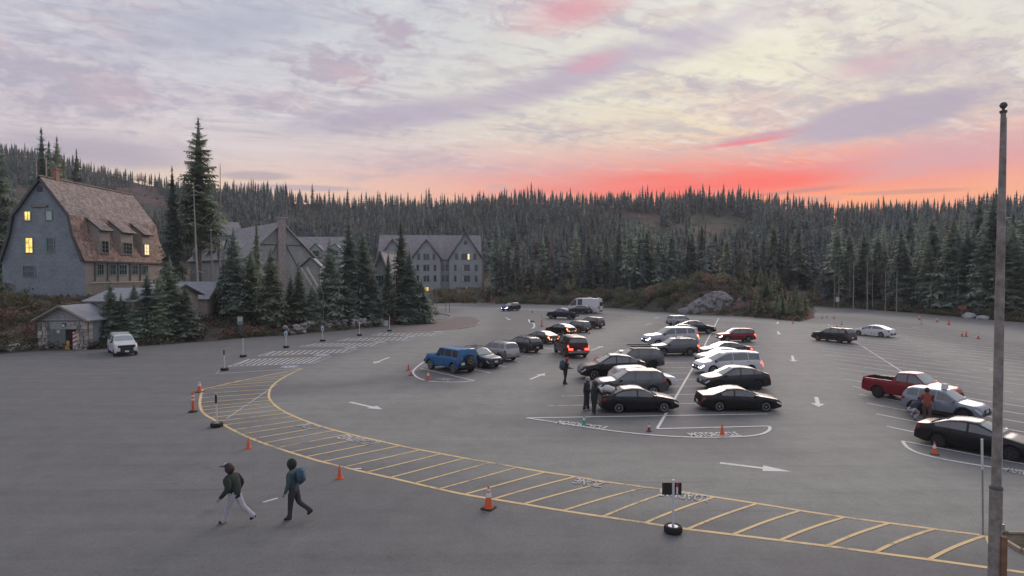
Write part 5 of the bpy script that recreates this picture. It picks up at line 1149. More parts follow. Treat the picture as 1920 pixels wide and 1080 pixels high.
def vehicle(name, label, cat, spec, color, px0, px1, pyb, head, rim=None, spokes=5, hl=None, tl=None, rails=False, group=None, extra=None, tint=None, plate='both', clad=None, dark_roof=False, pos=None):
    s = spec; L, Wd, H, Rw = s['L'], s['W'], s['H'], s['R']; pm = PC[color]; rim = rim or M_rim
    th = R(head); fw = Vector((math.cos(th), math.sin(th), 0)); lf = Vector((-fw.y, fw.x, 0))
    # ground position from the tyres' contact rectangle
    c = G((px0 + px1) / 2, pyb); ks = 1.0
    for it in range(50):
        if it == 25: ks = min(1.03, max(.90, (px1 - px0) / ((max(q[0] for q in pr) - min(q[0] for q in pr)) * .98)))
        cor = [c + fw * (i * ks * L / 2) + lf * (j * ks * Wd / 2) for i in (-1, 1) for j in (-1, 1)]
        cw = [c + fw * q * ks + lf * (j * ks * Wd / 2) for q in (s['xf'], s['xr']) for j in (-1, 1)]
        pr = [project(q) for q in cor] + [project(q + Vector((0, 0, .8 * H * ks))) for q in cor]; pw = [project(q) for q in cw]
        exx = (px0 + px1) / 2 - (min(q[0] for q in pr) + max(q[0] for q in pr)) / 2; eyy = pyb - max(q[1] for q in pw)
        g0, gx, gy = G(*project(c)), G(project(c)[0] + exx, project(c)[1]), G(project(c)[0], min(project(c)[1] + eyy, 1200)); c = c + (gx - g0) * .7 + (gy - g0) * .7
    c.z = 0
    if pos: c = Vector((pos[0], pos[1], 0))
    VINFO.append((name, label[:34], round(min(q[0] for q in pr)), round(max(q[0] for q in pr)), px0, px1, round(c.x, 1), round(c.y, 1)))
    root = thing(name, label, cat, c, th, group); root.scale = (ks, ks, ks)
    def itp(lst, x, w=.05):
        X = [p[0] for p in lst]; Z = [p[1] for p in lst]
        return sum(np.interp(x + o, X, Z) for o in (-w, -w / 2, 0, w / 2, w)) / 5
    xa = L / 2; tp = s.get('taper', 1.0); tum = s.get('tum', .30); bed = s.get('bed')
    def hwid(x):
        f = max(0, (x - (xa - .95)) / .95); r_ = max(0, (-x - (xa - .7)) / .7)
        return Wd / 2 * (1 - .17 * tp * f ** 2.2 - .12 * tp * r_ ** 2.2)
    Ra = Rw + .055; gnd = s['gnd']
    def bottom(x):
        z = gnd + .10 * max(0, (abs(x) - (xa - .45)) / .45)
        for ax in (s['xf'], s['xr']):
            if abs(x - ax) < Ra: z = max(z, Rw + math.sqrt(max(0, Ra * Ra - (x - ax) ** 2)))
        return z
    def sect(x):
        hw = hwid(x); zt = itp(s['top'], x); bl = min(itp(s['belt'], x), zt - .015); zb = min(bottom(x), bl - .05); g = max(0, zt - bl)
        inb = bed and bed[0] < x < bed[1]
        mid = lerp(gnd, bl, .55); lo = lerp(gnd, bl, .22)
        P = [(hw * .95, zb), (hw * .985, max(zb + .012, lo)), (hw, max(zb + .024, mid)), (hw * .99, max(zb + .036, bl - .10)), (hw * .955, bl)]
        if inb: P += [(hw * .955 - .07, bl), (hw * .955 - .09, bed[2]), (hw * .4, bed[2]), (0, bed[2])]
        else:
            yr = hw * .955 - .012 - tum * g; k = min(1, g / .3)
            P += [(yr, zt - .055 * k - .004), (yr * .87, zt - .012 * k), (yr * .45, zt), (0, zt + .008)]
        return P
    xs = set(np.linspace(-xa, xa, 35).round(3))
    for ax in (s['xf'], s['xr']): xs |= {round(ax + Ra * math.cos(R(a)), 3) for a in range(0, 181, 18)} | {round(ax + Ra + .004, 3), round(ax - Ra - .004, 3)}
    if bed: xs |= {round(bed[0] - .001, 4), round(bed[0] + .001, 4), round(bed[1] - .001, 4), round(bed[1] + .001, 4)}
    xs = sorted(x for x in xs if -xa <= x <= xa); S = [sect(x) for x in xs]; n = 9
    mb = MB(); V = []
    for x, P in zip(xs, S): V += [(x, y, z) for y, z in P] + [(x, -y, z) for y, z in P[:-1]][::-1]
    m_ = 17; F = []; MI = []
    for i in range(len(xs) - 1):
        for k in range(m_):
            kk = (k + 1) % m_; F.append((i * m_ + k, (i + 1) * m_ + k, (i + 1) * m_ + kk, i * m_ + kk)); MI.append(1 if k == m_ - 1 else (2 if (bed and bed[0] < xs[i] < bed[1] and 5 <= k <= 10) else 0))
    F += [tuple(range(m_)), tuple((len(xs) - 1) * m_ + k for k in range(m_))[::-1]]; MI += [0, 0]
    F = [f[::-1] for f in F]; mb.v = V; mb.f = F; mb.mi = MI
    body = mb.build('body', [pm, M_und, M_pls], root, 32)
    def side(x, t, sg, off=.008):
        P = sect(x); (y0, z0), (y1, z1) = P[4], P[5]; dy, dz = y1 - y0, z1 - z0; l = math.hypot(dy, dz) + 1e-9
        return Vector((x, sg * (lerp(y0, y1, t) + off * dz / l), lerp(z0, z1, t) - off * dy / l))
    def low(x, t, sg, off=.006):   # lower body side: t 0 sill .. 1 belt
        P = sect(x); q = t * 4; i = min(3, int(q)); f = q - i; return Vector((x, sg * (lerp(P[i][0], P[i + 1][0], f) + off), lerp(P[i][1], P[i + 1][1], f)))
    def grid(pts, nm, m, par):      # pts[i][j]
        b_ = MB(); a, c_ = len(pts), len(pts[0]); b_.v = [tuple(p) for r_ in pts for p in r_]; b_.f = [(i * c_ + j, i * c_ + j + 1, (i + 1) * c_ + j + 1, (i + 1) * c_ + j) for i in range(a - 1) for j in range(c_ - 1)]; b_.mi = [0] * len(b_.f)
        return b_.build(nm, m, par, 40)
    tg = tint or M_cgl
    for (x0, x1) in s['win']:
        for sg in (1, -1):
            X = [x for x in np.linspace(x0, x1, 9) if sect(x)[5][1] - sect(x)[4][1] > .10]
            if len(X) > 1: grid([[side(x, t, sg) for t in (.10, .5, .90)] for x in X], 'side_window', tg, root)
    def topgl(xb, xt, nm, m):
        rows = []
        for u in np.linspace(.07, .93, 7):
            x = lerp(xb, xt, u); P = sect(x); yy = [P[5][0], P[6][0], P[7][0], 0]; zz_ = [P[5][1], P[6][1], P[7][1], P[8][1]]; ye = P[5][0] * .93
            rows.append([Vector((x + (.008 if xb > xt else -.008), q * ye, np.interp(abs(q * ye), yy[::-1], zz_[::-1]) + .01)) for q in (-1, -.7, -.3, 0, .3, .7, 1)])
        grid(rows, nm, m, root)
    if s['ws']: topgl(*s['ws'], 'windscreen', M_cgp)
    if s['rw']: topgl(*s['rw'], 'rear_window', M_cgl)
    elif bed or name == 'camper_van' or 'boxy' in s.get('tagk', ''):
        xr_ = (bed[1] + .02) if bed else -xa - .012
        P = sect(xr_ + (.14 if bed else .05)); zl, zh = P[4][1] + .1, P[5][1] - .1; yw = P[5][0] * .85
        xb_ = (np.interp((zl + zh) / 2, [1.36, 1.78], [-.70, -.66]) * (L / 5.75) - .03) if bed else xr_
        if name == 'camper_van': zl, zh = 1.35, 2.05
        b_ = MB(); b_.add([(xb_, -yw, zl), (xb_, yw, zl), (xb_ + .02, yw * .95, zh), (xb_ + .02, -yw * .95, zh)], [(0, 3, 2, 1)]); b_.build('rear_window', M_cgl, root)
    for (x0, x1) in s['doors']:
        for sg in (1, -1):
            d_ = grid([[low(x, t, sg) for t in (.12, .3, .5, .75, .98)] for x in np.linspace(x0, x1, 6)], 'door', pm, root)
            p = low(x0 + .16, .86, sg, .03); b_ = MB(); b_.box(p, (.2, .03, .035)); b_.build('handle', pm if color != 'white' else M_chr, d_)
    seam = MB()
    for (x0, x1) in s['doors']:
        for sg in (1, -1):
            for x in (x0, x1):
                q0, q1, q2 = low(x, .12, sg, .009), low(x, .5, sg, .009), low(x, .98, sg, .009); seam.add([q0 + Vector((-.008, 0, 0)), q0 + Vector((.008, 0, 0)), q1 + Vector((.008, 0, 0)), q1 + Vector((-.008, 0, 0)), q2 + Vector((.008, 0, 0)), q2 + Vector((-.008, 0, 0))], [(0, 1, 2, 3), (3, 2, 4, 5)])
    so = seam.build('door_seams', M_und, root); so['kind'] = 'stuff'
    # cladding
    if (s.get('clad') if clad is None else clad):
        for sg in (1, -1):
            grid([[low(x, t, sg, .012) for t in (.0, .14, .24)] for x in np.linspace(s['xr'] + Ra + .05, s['xf'] - Ra - .05, 6)], 'sill_trim', M_pls, root)
    for ax in (s['xf'], s['xr']):
        for sg in (1, -1):
            dark = (s.get('clad') if clad is None else clad) or 'boxy' in s.get('tagk', '') or s.get('flare')
            rows = []
            for a in range(0, 181, 15):
                x = ax + Ra * math.cos(R(a)); z = Rw + Ra * math.sin(R(a)); y = hwid(x) * .985
                wdt = .09 if dark else .03; x2, z2 = ax + (Ra + wdt) * math.cos(R(a)), Rw + (Ra + wdt) * math.sin(R(a)); o_ = .09 if 'boxy' in s.get('tagk', '') else .014
                rows.append([Vector((x, sg * (y - .10), z - .002)), Vector((x, sg * (y + o_), z)), Vector((x2, sg * (y + o_), z2)), Vector((x2, sg * (y - .04), z2 + .002))])
            grid(rows, 'wheel_arch', (pm if 'boxy' in s.get('tagk', '') else M_pls) if dark else pm, root)
    b_ = MB(); b_.box(((s['xf'] + s['xr']) / 2, 0, gnd + .12), (L * .80, Wd * .70, .16)); b_.box((s['xf'], 0, Rw + .1), (Ra * 1.9, Wd * .62, .5)); b_.box((s['xr'], 0, Rw + .1), (Ra * 1.9, Wd * .62, .5)); b_.build('chassis', M_und, root)
    tm, rm = wheel_meshes(Rw, rim, spokes)
    for ax in (s['xf'], s['xr']):
        for sg in (1, -1):
            w = link('wheel', tm, root, (ax, sg * (Wd / 2 - .13), Rw)); w.rotation_euler = (0, rng.uniform(0, 6), 0 if sg > 0 else math.pi); link('rim', rm, w)
    # front
    zf = itp(s['top'], xa - .12); bf = itp(s['belt'], xa - .3)
    hz = lerp(gnd, bf, .80)
    for sg in (1, -1):
        hm = hl or M_hl
        rows = [[low(x, t, sg, .012) for t in (.72, .80, .88, .95)] for x in np.linspace(xa - .30, xa - .02, 4)]
        fr = [Vector((xa + .014, sg * hwid(xa) * .62, rows[-1][j].z)) for j in range(4)]
        grid(rows + [fr], 'headlight', hm, root)
        rr = [[low(x, t, sg, .012) for t in (.66, .76, .86, .95)] for x in np.linspace(-xa + .26, -xa + .02, 4)]
        fr = [Vector((-xa - .014, sg * hwid(-xa) * .60, rr[-1][j].z)) for j in range(4)]
        grid(rr + [fr], 'tail_light', tl or M_tl, root)
        xm = s['ws'][0] - .22; q = side(xm, .08, sg, .0); b_ = MB(); b_.box(q + Vector((0, sg * .12, .06)), (.14, .2, .15), taper=.8); b_.build('mirror', M_pls if color in ('white', 'silver', 'pale', 'grey') else pm, root)
    zl = gnd + .12; b_ = MB(); hy = hwid(xa)
    b_.add([(xa + .012, -hy * .52, lerp(zl, bf, .45)), (xa + .012, hy * .52, lerp(zl, bf, .45)), (xa + .012, hy * .55, lerp(zl, bf, .82)), (xa + .012, -hy * .55, lerp(zl, bf, .82))], [(0, 1, 2, 3)]); b_.build('grille', M_pls, root)
    b_ = MB(); b_.add([(xa + .012, -hy * .85, zl + .02), (xa + .012, hy * .85, zl + .02), (xa + .012, hy * .75, zl + .20), (xa + .012, -hy * .75, zl + .20)], [(0, 1, 2, 3)]); b_.build('front_bumper_trim', M_pls, root)
    if plate in ('both', 'front'): b_ = MB(); b_.box((xa + .02, 0, zl + .26), (.02, .33, .16)); b_.build('front_plate', M_plate, root)
    b_ = MB(); b_.add([(-xa - .012, -hy * .9, zl + .0), (-xa - .012, hy * .9, zl + .0), (-xa - .012, hy * .85, zl + .2), (-xa - .012, -hy * .85, zl + .2)], [(0, 3, 2, 1)]); b_.build('rear_bumper_trim', M_pls, root)
    if plate in ('both', 'rear'): b_ = MB(); b_.box((-xa - .02, 0, lerp(zl, bf, .52)), (.02, .33, .16)); b_.build('rear_plate', M_plate, root)
    if rails:
        for sg in (1, -1):
            x0, x1 = s['rw'][1] + .25 if s['rw'] else -1, s['ws'][1] - .15; P0 = sect((x0 + x1) / 2); y = P0[6][0] * .98
            b_ = MB(); pts = [Vector((x, sg * y, sect(x)[6][1] + (.07 if 0 < i < 4 else .01))) for i, x in enumerate(np.linspace(x0, x1, 5))]; b_.tube(pts, .022, 5); b_.build('roof_rail', M_pls if rails == 1 else M_chr, root)
        if rails == 2:
            for x in (lerp(x0, x1, .25), lerp(x0, x1, .75)): b_ = MB(); b_.box((x, 0, sect(x)[7][1] + .10), (.07, 2 * y + .1, .035)); b_.build('crossbar', M_pls, root)
    if extra: extra(root, s, sect, pm)
    return root
VINFO = []
def flat_rack(root, s, sect, pm):
    z = s['H'] + .10
    for x in np.linspace(-1.5, .35, 9): b_ = MB(); b_.box((x, 0, z), (.09, 1.25, .05)); b_.build('rack_slat', M_pls, root)
    for y in (-.62, .62): b_ = MB(); b_.box((-.58, y, z + .03), (2.0, .06, .10)); b_.build('rack_side', M_pls, root)
def spare(root, s, sect, pm):
    tm, rm = wheel_meshes(s['R'], M_rim, 5)
    w = link('spare_wheel', tm, root, (-s['L'] / 2 - .17, -.08, 1.02)); w.rotation_euler = (0, 0, math.pi / 2); link('rim', rm, w)
    b_ = MB(); b_.box((-s['L'] / 2 - .08, 0, .62), (.22, s['W'] * .9, .22)); b_.build('rear_bumper', M_pls, root); b_ = MB(); b_.box((s['L'] / 2 + .06, 0, .66), (.2, s['W'] * .95, .2)); b_.build('front_bumper', M_pls, root)
    b_ = MB(); b_.box((-s['L'] / 2 - .21, .62, .80), (.02, .32, .17)); b_.build('side_plate', M_plate, root)
def white_canopy(root, s, sect, pm):
    b_ = MB(); b_.box((-1.45, 0, s['H'] + .02), (1.7, s['W'] * .72, .07), taper=.95); b_.build('canopy_top', PC['white'], root)
    xn = s['L'] / 2 + .05; b_ = MB(); b_.box((xn, 0, .60), (.12, 1.72, .46)); b_.build('front_bumper', M_pls, root); b_ = MB(); b_.box((xn - .02, 0, .98), (.10, 1.5, .30)); b_.build('grille_panel', M_pls, root)
    for sg in (1, -1): b_ = MB(); b_.box((xn + .03, sg * .74, .72), (.1, .32, .34)); b_.build('bumper_corner', PC['white'], root)
    b_ = MB(); b_.box((xn + .07, 0, .52), (.03, .34, .17)); b_.build('front_plate', M_plate, root)
def tow(root, s, sect, pm):
    b_ = MB(); b_.box((-s['L'] / 2 - .07, 0, .62), (.16, s['W'] * .92, .2)); b_.build('rear_bumper', M_chr, root)
def vanx(root, s, sect, pm):
    b_ = MB(); b_.box((-1.2, 0, 2.86), (.6, .5, .18)); b_.build('roof_vent', PC['white'], root); b_ = MB(); b_.box((-2.9, 0, 2.82), (.4, .6, .1)); b_.build('roof_vent', PC['white'], root)
    for sg in (1, -1): b_ = MB(); b_.box((-3.47, sg * .88, 1.15), (.04, .16, .55)); b_.build('tail_light', M_tl, root)
def front_bar(root, s, sect, pm):
    b_ = MB(); b_.box((-s['L'] / 2 - .05, 0, .60), (.14, s['W'] * .9, .2)); b_.build('rear_bumper', pm, root)
V = vehicle
bx_s = scaled('boxy'); bx_s['tagk'] = 'boxy'
V('off_road_suv', 'bright blue boxy off-road vehicle with spare wheel on its tail', 'suv', bx_s, 'blue', 797, 894, 701, 133, extra=spare, plate='none')
V('parked_car', 'dark blue-grey crossover nosed outward beside the blue off-roader, roof bars', 'car', scaled('wagon'), 'navy', 868, 932, 691, -50, rails=2)
V('parked_suv', 'silver SUV with tinted rear window between dark crossover and dark wagon', 'suv', scaled('suv', 4.8, 1.92, 1.80), 'silver', 896, 970, 678, 131, rails=1, extra=front_bar)
V('parked_wagon', 'dark grey wagon with roof rails next to the silver SUV, tail outward', 'car', scaled('wagon'), 'charcoal', 945, 1014, 662, 131, rails=2)
V('parked_sedan', 'bronze-grey sedan with glowing tail lights behind the black pickup', 'car', scaled('sedan'), 'bronze', 984, 1046, 645, 131, tl=M_tlor)
V('parked_hatchback', 'black hatchback with sloping rear glass and amber tail glow', 'car', scaled('fast', 4.5, 1.8, 1.5), 'black', 1022, 1080, 629, 131, tl=M_tlor)
V('pickup_truck', 'dark maroon pickup with canopy backing out, brake lights glowing red', 'pickup truck', scaled('canopy', 5.4, 1.95, 1.86), 'maroon', 1036, 1106, 670.5, 100, tl=M_tlon, extra=tow)
V('parked_suv', 'grey-brown small SUV with plain tail, third from the white van', 'suv', scaled('suv', 4.4, 1.8, 1.62), 'grey', 1054, 1108, 624, 131)
V('parked_suv', 'dark grey SUV nearest the empty bays, in front of the white van', 'suv', scaled('suv', 4.6), 'bronze', 1083, 1131, 616, 131)
V('pickup_truck', 'navy blue double-cab pickup parked before the white van', 'pickup truck', scaled('pickup', 5.5, 1.95, 1.85), 'navy', 1024, 1086, 599, 150)
V('parked_suv', 'dark SUV squeezed between the navy pickup and the white van', 'suv', scaled('suv', 4.6), 'charcoal', 1068, 1106, 589, 140)
V('camper_van', 'tall white high-roof van parked at the far end of the row', 'van', scaled('van'), 'white', 1061, 1131, 587.5, 146, extra=vanx)
V('moving_suv', 'dark SUV driving in with bright blue-white headlights', 'suv', scaled('suv'), 'charcoal', 938, 977, 583.5, -132, hl=M_hlblue)
# centre block, left-hand column
V('parked_sedan', 'black sedan with white bundles heaped on its boot', 'car', scaled('sedan'), 'black', 1119, 1273, 775.6, 3)
V('parked_suv', 'grey crossover with pale bonnet right behind the black loaded sedan', 'suv', scaled('suv', 4.6, 1.85, 1.68), 'grey', 1110, 1252, 746, 184, clad=0)
V('parked_car', 'white car mostly hidden behind the grey crossover, nose showing', 'car', scaled('wagon', 4.4, 1.8, 1.52), 'white', 1138, 1271, 733, 4)
V('parked_suv', 'black sloping-roof crossover with chrome front beside the red-hatted hiker', 'suv', scaled('fast', 4.55, 1.82, 1.68), 'black', 1083, 1213, 713, 184)
V('parked_suv', 'grey boxy SUV carrying a flat black roof rack', 'suv', scaled('suv', 4.75, 1.9, 1.76), 'grey', 1132, 1246, 694, 184, extra=flat_rack, rim=M_rimd)
V('parked_car', 'red car of which only the bonnet shows behind the black crossover', 'car', scaled('sedan'), 'red', 1117, 1215, 690, 184)
V('parked_suv', 'mid-grey SUV with roof bars and headlights on, beside the silver full-size SUV', 'suv', scaled('suv', 4.65), 'grey', 1216, 1312, 668, 186, hl=M_hlwarm, rails=2, tl=M_tlon)
V('large_suv', 'big silver full-size SUV with headlights lit, backing between cars', 'suv', scaled('suv', 5.4, 2.05, 1.92), 'pale', 1200, 1313, 651, 188, hl=M_hlon, tl=M_tlor, clad=0)
V('parked_car', 'white hatchback with only its roof showing behind the big silver SUV', 'car', scaled('fast', 4.2, 1.78, 1.5), 'white', 1254, 1300, 630, 186)
V('parked_suv', 'light silver crossover furthest back in the centre block', 'suv', scaled('suv', 4.6), 'silver', 1250, 1302, 612, 26)
V('parked_suv', 'black crossover facing right in front of the light silver one', 'suv', scaled('fast', 4.7, 1.86, 1.66), 'black', 1270, 1343, 626, -8)
V('parked_suv', 'red compact SUV with headlights on standing by itself', 'suv', scaled('suv', 4.4, 1.82, 1.66), 'red', 1342, 1417, 642, 181, hl=M_hlon, tl=M_tlon)
# centre block, right-hand column
V('parked_coupe', 'older black two-door coupe with three-spoke wheels beside the motorcycle bay', 'car', scaled('coupe'), 'black', 1302, 1466, 773, -2, spokes=3)
V('parked_crossover', 'dark grey rounded crossover behind the black coupe', 'car', scaled('fast', 4.75, 1.92, 1.62), 'charcoal', 1306, 1446, 733, 184, rim=M_rimd)
V('minivan', 'white minivan with headlights glowing blue-white', 'van', scaled('minivan'), 'white', 1297, 1432, 703, 185, hl=M_hlon, tl=M_tlon)
V('parked_sedan', 'pale silver sedan between the white minivan and the dark sedan', 'car', scaled('sedan', 4.8, 1.85, 1.45), 'pale', 1302, 1410, 684, 185)
V('parked_sedan', 'dark sedan with chrome window line furthest behind the minivan', 'car', scaled('sedan', 4.85, 1.86, 1.45), 'charcoal', 1305, 1412, 672, 185, tl=M_tlon)
# right block
V('parked_suv', 'dark grey SUV with copper-coloured wheels parked near the white sedan', 'suv', scaled('suv', 4.95, 1.95, 1.78), 'charcoal', 1523, 1605, 643.5, 116, rim=M_rimb, rails=1)
V('parked_sedan', 'white sedan parked nose to the far cones', 'car', scaled('sedan', 4.95, 1.87, 1.5), 'white', 1602, 1676, 632.5, 122)
V('pickup_truck', 'red crew-cab pickup with empty open bed', 'pickup truck', scaled('pickup', 5.5, 1.92, 1.90), 'red', 1620, 1806, 764, -58, rim=M_rimd)
V('parked_suv', 'pale silver-blue SUV being loaded beside the red pickup', 'suv', scaled('suv', 4.1, 1.74, 1.60), 'paleblue', 1690, 1858, 792, -55, rim=M_rimd, clad=1)
V('parked_sedan', 'large black sedan half hidden by the flagpole', 'car', scaled('sedan', 4.75, 1.82, 1.45), 'black', 1736, 1942, 865, -52, rim=M_rimd)
V('pickup_truck', 'white pickup with canopy and black bumper beside the stone hut', 'pickup truck', scaled('canopy', 5.8, 2.08, 2.02), 'white', 201, 259, 668, -50, extra=white_canopy, rim=M_rimd)
for v in VINFO: print('VEH', v)
# ------------------------------------------------------------------ cones, posts, signs
M_org = mat('orange_plastic', (.62, .10, .025), .55, var=.12, vscale=3); M_mar = mat('maroon_plastic', (.20, .03, .04), .55, var=.15); M_gcn = mat('green_plastic', (.05, .30, .17), .55, var=.12); M_pal = mat('faded_plastic', (.42, .40, .24), .6, var=.1)
M_ref = mat('reflective_white', (.68, .68, .66), .45, var=.08); M_rub = mat('black_rubber', (.02, .02, .02), .85); M_post = mat('white_post', (.58, .60, .60), .5, var=.1); M_gal = mat('galvanised_steel', (.30, .31, .32), .45, .5, var=.15)
def cone(px, py, hp, label, m=None, bands=1, sc=1.0, rubber=True):
    p = G(px, py); h = hp / ((py - 512) / CH) * sc; m = m or M_org; r = h * .19
    t = thing('traffic_cone', label, 'traffic cone', p, rng.uniform(0, 1.5))
    mb = MB(); mb.box((0, 0, h * .025), (h * .52, h * .52, h * .05)); mb.build('base', M_rub if rubber else m, t)
    mb = MB(); mb.lathe([(r * 1.12, h * .05), (r, h * .09), (r * .24, h * .97), (r * .16, h)], 14); mb.build('body', m, t, 40)
    rr = lambda u: lerp(r, r * .24, (u - .09) / .88) + .006
    for u0, u1 in ([(.52, .72), (.78, .88)] if bands == 2 else [(.5, .76)] if bands else []):
        mb = MB(); mb.lathe([(rr(u0) - .004, h * u0), (rr(u0), h * u0), (rr(u1), h * u1), (rr(u1) - .004, h * u1)], 14); mb.build('collar', M_ref, t, 40)
cone(374, 735, 22, 'orange cone with white collar at the loading zone corner', bands=2); cone(466, 840.5, 20, 'plain orange cone on the yellow border near the two walkers', bands=0, rubber=False); cone(637, 897, 25, 'plain orange cone on the yellow border left of the big striped cone', bands=0, rubber=False)
cone(916, 953.5, 43, 'largest orange cone with two white collars on the yellow border', bands=2); cone(766, 694, 12.5, 'orange cone furthest left before the blue off-roader', bands=0); cone(771, 703.5, 14, 'orange cone on the white bay curve by the blue off-roader', bands=1); cone(803, 713, 18, 'orange cone inside the bay under the blue off-roader', bands=1)
cone(1095, 797, 19, 'green cone on the motorcycle bay', M_gcn, 1, rubber=False); cone(1217, 808.5, 16, 'maroon cone with white collar beside the motorcycle bay', M_mar, 1); cone(1354, 816, 21, 'plain orange cone on the motorcycle bay behind the black coupe', bands=0, rubber=False); cone(1752, 852, 24, 'orange cone beside the large black sedan', bands=1)
cone(1105, 626, 7, 'tiny orange cone behind the grey-brown small SUV', bands=0)
for k, (x, y, h, m, lb) in enumerate([(1487, 606.5, 7, None, 'orange cone lowest of the group by the mound corner'), (1494.5, 597.5, 8, None, 'orange cone left of the road mouth'), (1517, 597.5, 8, None, 'orange cone at the mound corner by the road'), (1541.5, 597, 6, None, 'small cone in the road mouth, left one'), (1550, 596, 5.5, M_pal, 'pale cone in the road mouth'), (1564, 597, 7.5, None, 'orange cone right of the road mouth'), (1578, 608.5, 8, M_pal, 'pale yellowish cone above the white sedan'),
                                      (1724, 599.5, 9, None, 'orange cone at the far forest edge, nearer of a pair'), (1727.5, 607.5, 7.5, M_pal, 'pale orange cone below its twin at the far edge'), (1757, 604, 9, None, 'middle orange cone along the far edge'), (1779, 609, 10, None, 'orange cone right of the middle one at the far edge'), (1804, 630.5, 10, None, 'left cone of the tight pair on the right-hand bays'), (1811.5, 630.5, 10, None, 'right cone of the tight pair on the right-hand bays'), (1834, 635, 11, None, 'single orange cone nearest the flagpole'), (1569, 613, 5, None, 'tiny cone behind the dark SUV roof')]): cone(x, y, h, lb, m, 1 if k % 2 else 0)
def tube_post(px, py, hp, label, r=.055):
    p = G(px, py); h = hp / ((py - 512) / CH); t = thing('delineator_tube', label, 'delineator', p)
    mb = MB(); mb.lathe([(.24, 0), (.24, .04), (.12, .10), (.10, .10)], 14); mb.build('base', M_rub, t, 40); mb = MB(); mb.lathe([(r, .08), (r, h * .92), (r * .8, h * .95), (r * .8, h)], 12); mb.build('tube', M_org, t, 40)
    for u in (.60, .78): mb = MB(); mb.lathe([(r + .003, h * u), (r + .006, h * u), (r + .006, h * (u + .09)), (r + .003, h * (u + .09))], 12); mb.build('collar', M_ref, t, 40)
    mb = MB(); mb.tube([(-.05, 0, h), (-.05, 0, h + .07), (.05, 0, h + .07), (.05, 0, h)], .015, 6); mb.build('grip', M_org, t)
tube_post(362, 772.5, 37, 'tall orange delineator tube with white collars on black base', .07); tube_post(1016, 612, 20, 'orange delineator tube beside the navy pickup', .07)
def wheel_post(px, py, ptop, label, plate=None, rb=.26):
    p = G(px, py); s = (py - 512) / CH; h = (py - ptop) / s; t = thing('sign_post', label, 'sign post', p)
    mb = MB(); mb.lathe([(rb * .45, .03), (rb * .85, 0), (rb, .05), (rb, .15), (rb * .85, .20), (rb * .6, .20), (rb * .55, .16)], 20); mb.build('tyre_base', M_tyre, t, 40)
    mb = MB(); mb.lathe([(rb * .56, .02), (rb * .56, .185), (.01, .19)], 16); mb.build('concrete_fill', M_gal, t)
    mb = MB(); mb.tube([(0, 0, .1), (0, 0, h)], .038, 8); mb.build('post', M_post, t, 40)
    if plate == 'blue':
        mb = MB(); mb.box((0, -.05, h - .28), (.30, .02, .46)); q = mb.build('sign_plate', mat('pale_blue_sign', (.42, .55, .58), .5), t); mb = MB(); mb.box((0, -.063, h - .34), (.14, .004, .2)); mb.build('symbol', mat('sign_blue', (.06, .16, .40), .5), q)
    if plate == 'dark':
        mb = MB(); mb.box((0, -.05, h - .22), (.10, .02, .42)); mb.build('sign_plate', M_rub, t)
    if plate == 'board':
        mb = MB(); mb.box((-.03, .05, h - .27), (.56, .02, .36)); q = mb.build('sign_board', mat('dark_sign_back', (.028, .02, .02), .5), t)
        mb = MB(); mb.box((.12, .033, h - .32), (.055, .006, .22)); mb.build('white_mark', M_ref, q); mb = MB(); mb.box((.12, .033, h - .16), (.055, .006, .12)); mb.build('red_mark', mat('red_mark', (.5, .04, .04), .5), q)
    return t
wheel_post(1262, 998, 899, 'white post with dark sign board on a tyre base over the loading zone', 'board', .265)
wheel_post(406.5, 800, 739, 'white post with narrow dark sign on the loading zone curve', 'dark', .30)
for (x, y, tp, pl, lb) in [(421, 694.5, 655, 'dark', 'white post with dark plate at the first accessible bay'), (456, 669.5, 634, None, 'plain white post second along the accessible bays'), (536.5, 652, 620, 'blue', 'white post with pale blue sign before the stone wall end'), (605, 640, 611, 'blue', 'white post with pale blue sign in the middle of the stone wall'), (674, 629.5, 602, None, 'plain white post near the steep wing'), (730.5, 621, 594, None, 'plain white post nearest the lit doorway')]: wheel_post(x, y, tp, lb, pl, .30)
wheel_post(998, 604, 582, 'white post with twin black panels at the tip of the parked row', 'dark', .3)
def pole(px, py, ptop, label, r=.04, m=None, Y=None, lean=0.0, cat='pole', nm='marker_pole', base=None):
    p = G(px, py) if Y is None else W(px, py, Y); z0 = max(0, TZ(p.x, p.y)) if base is None else base; zt = W(px, ptop, p.y).z
    mb = MB(); mb.tube([(0, 0, -.1), (lean * (zt - z0), 0, (zt - z0) * .6), (lean * (zt - z0), 0, zt - z0)], [r, r * .95, r * .85], 8); o = mb.build(nm, m or M_gal, None, 40, (p.x, p.y, z0)); tag(o, label, cat); return o
M_pw = mat('grey_wood_pole', (.27, .25, .235), .8, var=.2)
for k, (x, Y, tp, lb, m) in enumerate([(921, 153, 533, 'thin grey snow pole near the annex shrubs', M_pw), (818, 150, 540, 'thin pole at the kerb end by the annex', M_pw), (1131.5, 140, 543, 'reddish snow pole beside the white van', mat('red_pole', (.35, .14, .12), .7)), (1300, 110.2, 562, 'thin pole before the rock outcrop', M_pw), (1403.5, 107, 564, 'grey pole at the right end of the outcrop', M_pw), (1446, 104, 567, 'grey pole before the young conifers on the mound', M_pw), (1064, 152, 540, 'thin pole left of the white van', M_pw), (836, 118, 556, 'dark thin pole at the kerb bend, left of two', M_trim), (843, 117, 553, 'dark thin pole at the kerb bend, right of two', M_trim), (606, 75, 553, 'dark thin pole rising from the stone wall', M_trim), (741, 90, 468, 'tall brown pole beside the steep wing', M_wood)]): pole(x, 0 or 570, tp, lb, .05, m, Y)
